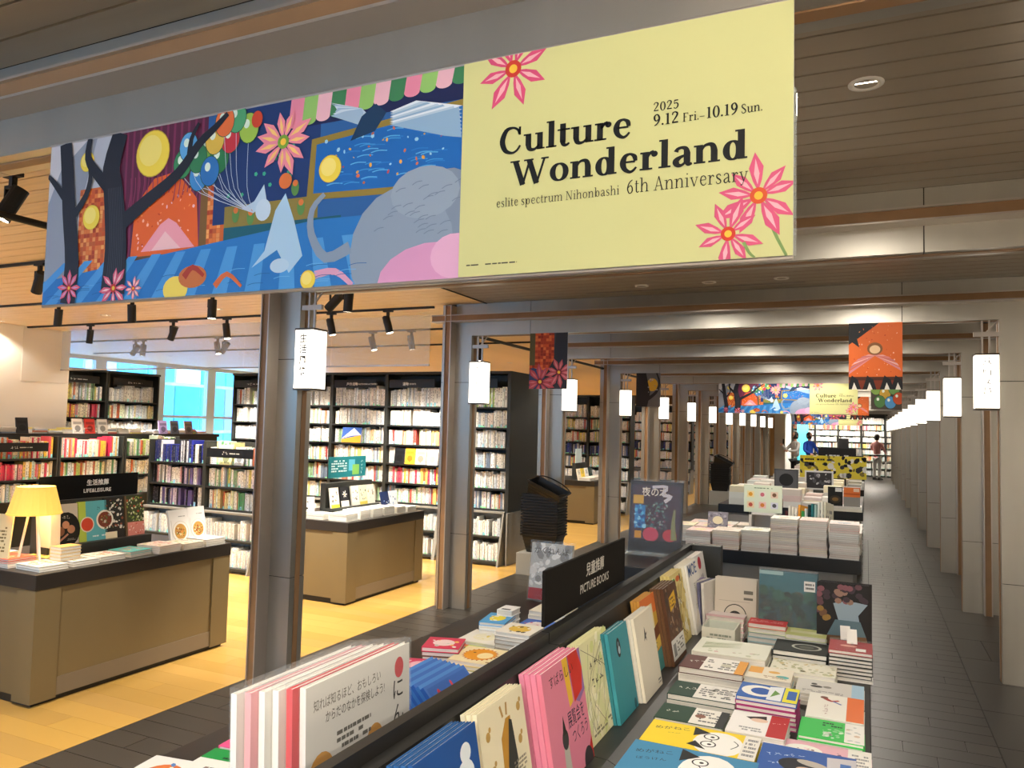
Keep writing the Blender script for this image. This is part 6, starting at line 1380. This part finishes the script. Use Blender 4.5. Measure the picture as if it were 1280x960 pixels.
def person(loc, rz, label, top, legs, pose):
    r = thing('person', label, 'person', loc, rz)
    P = {}
    hip, kn, an, sh, nk, chest = .86, .47, .06, 1.33, 1.40, 1.2
    # trousers
    skin_body('trousers', [((0, 0, hip+.04), (.15, .11)), ((-.085, 0, hip-.08), .095), ((-.095, -.01, kn), .065), ((-.1, .02, an+.03), .048), ((.085, 0, hip-.08), .095), ((.095, -.01, kn), .065), ((.1, .02, an+.03), .048)], [(0, 1), (1, 2), (2, 3), (0, 4), (4, 5), (5, 6)], legs, r)
    for s in (-1, 1):
        part('shoe', MB().prism([(.06, 0), (-.16, 0), (-.17, .03), (-.06, .075), (.05, .085)], -.04, .04, 'x'), 'black', r, (s*.1, .0, 0), (0, 0, 0))
    la, ra = pose
    skin_body('top', [((0, .0, hip+.05), (.15, .11)), ((0, 0, 1.05), (.135, .105)), ((0, .0, chest), (.16, .115)), ((0, .01, sh), (.1, .075)), ((0, .005, nk), .05), ((-.17, .01, sh-.02), .062), (la[0], .048), (la[1], .036), ((.17, .01, sh-.02), .062), (ra[0], .048), (ra[1], .036)], [(0, 1), (1, 2), (2, 3), (3, 4), (3, 5), (5, 6), (6, 7), (3, 8), (8, 9), (9, 10)], top, r)
    skin_body('neck', [((0, .0, nk-.03), .05), ((0, -.005, nk+.07), .048)], [(0, 1)], 'skin', r)
    for (e, q) in (la, ra):
        d = (Vector(q)-Vector(e)).normalized(); b = Vector(q); sd = d.orthogonal().normalized()
        pts = [((b-d*.01)[:], .028), ((b+d*.05)[:], (.034, .018))]; ln = [(0, 1)]
        for k in range(4):
            f0 = b+d*.06+sd*(.026-.017*k); L = (.05, .062, .066, .055)[k]
            pts += [(f0[:], .010), ((f0+d*L*.6)[:], .009), ((f0+d*L*.95+Vector((0, 0, -.012)))[:], .008)]; m = len(pts)-3; ln += [(1, m), (m, m+1), (m+1, m+2)]
        th = b+d*.015+sd*.038; pts += [(th[:], .011), ((th+d*.035+sd*.015)[:], .009)]; m = len(pts)-2; ln += [(1, m), (m, m+1)]
        skin_body('hand', pts, ln, 'skin', r)
    head(r, (0, -.01, nk+.155), .15, True)
    return r
person((-1.94, 24.6, 0), -.9, 'person in a pale grey top and dark trousers raising a phone', 'cloth_w', 'cloth_d', (((-.24, -.16, 1.12), (-.13, -.36, 1.26)), ((.24, -.12, 1.10), (.14, -.34, 1.10))))
ph = thing('phone', 'phone held up by the person in the pale grey top', 'phone', (-2.26, 24.36, 1.30), -.9); part('case', B(-.036, .036, 0, .009, 0, .15), 'black', ph); part('screen', B(-.033, .033, -.001, 0, .004, .146), 'black_metal', ph)
person((-1.70, 27.0, 0), .8, 'person in a blue shirt looking down at the display tables', 'cloth_b', 'cloth_d', (((-.26, -.06, 1.08), (-.18, -.26, .98)), ((.26, -.06, 1.08), (.18, -.26, .98))))
person((.35, 31.4, 0), 2.6, 'person in a pink top browsing the end wall bookcases', 'cloth_p', 'cloth_w', (((-.26, -.06, 1.08), (-.18, -.26, .98)), ((.26, -.10, 1.1), (.18, -.3, 1.12))))

# everything too small or too many to pick apart: one joined object
o = put('shelved_books', rows.mesh('shelved_books', 'spine_a', color=True)); tag(o, 'rows of mostly white book spines filling the bookcases behind', 'books', None, 'stuff')
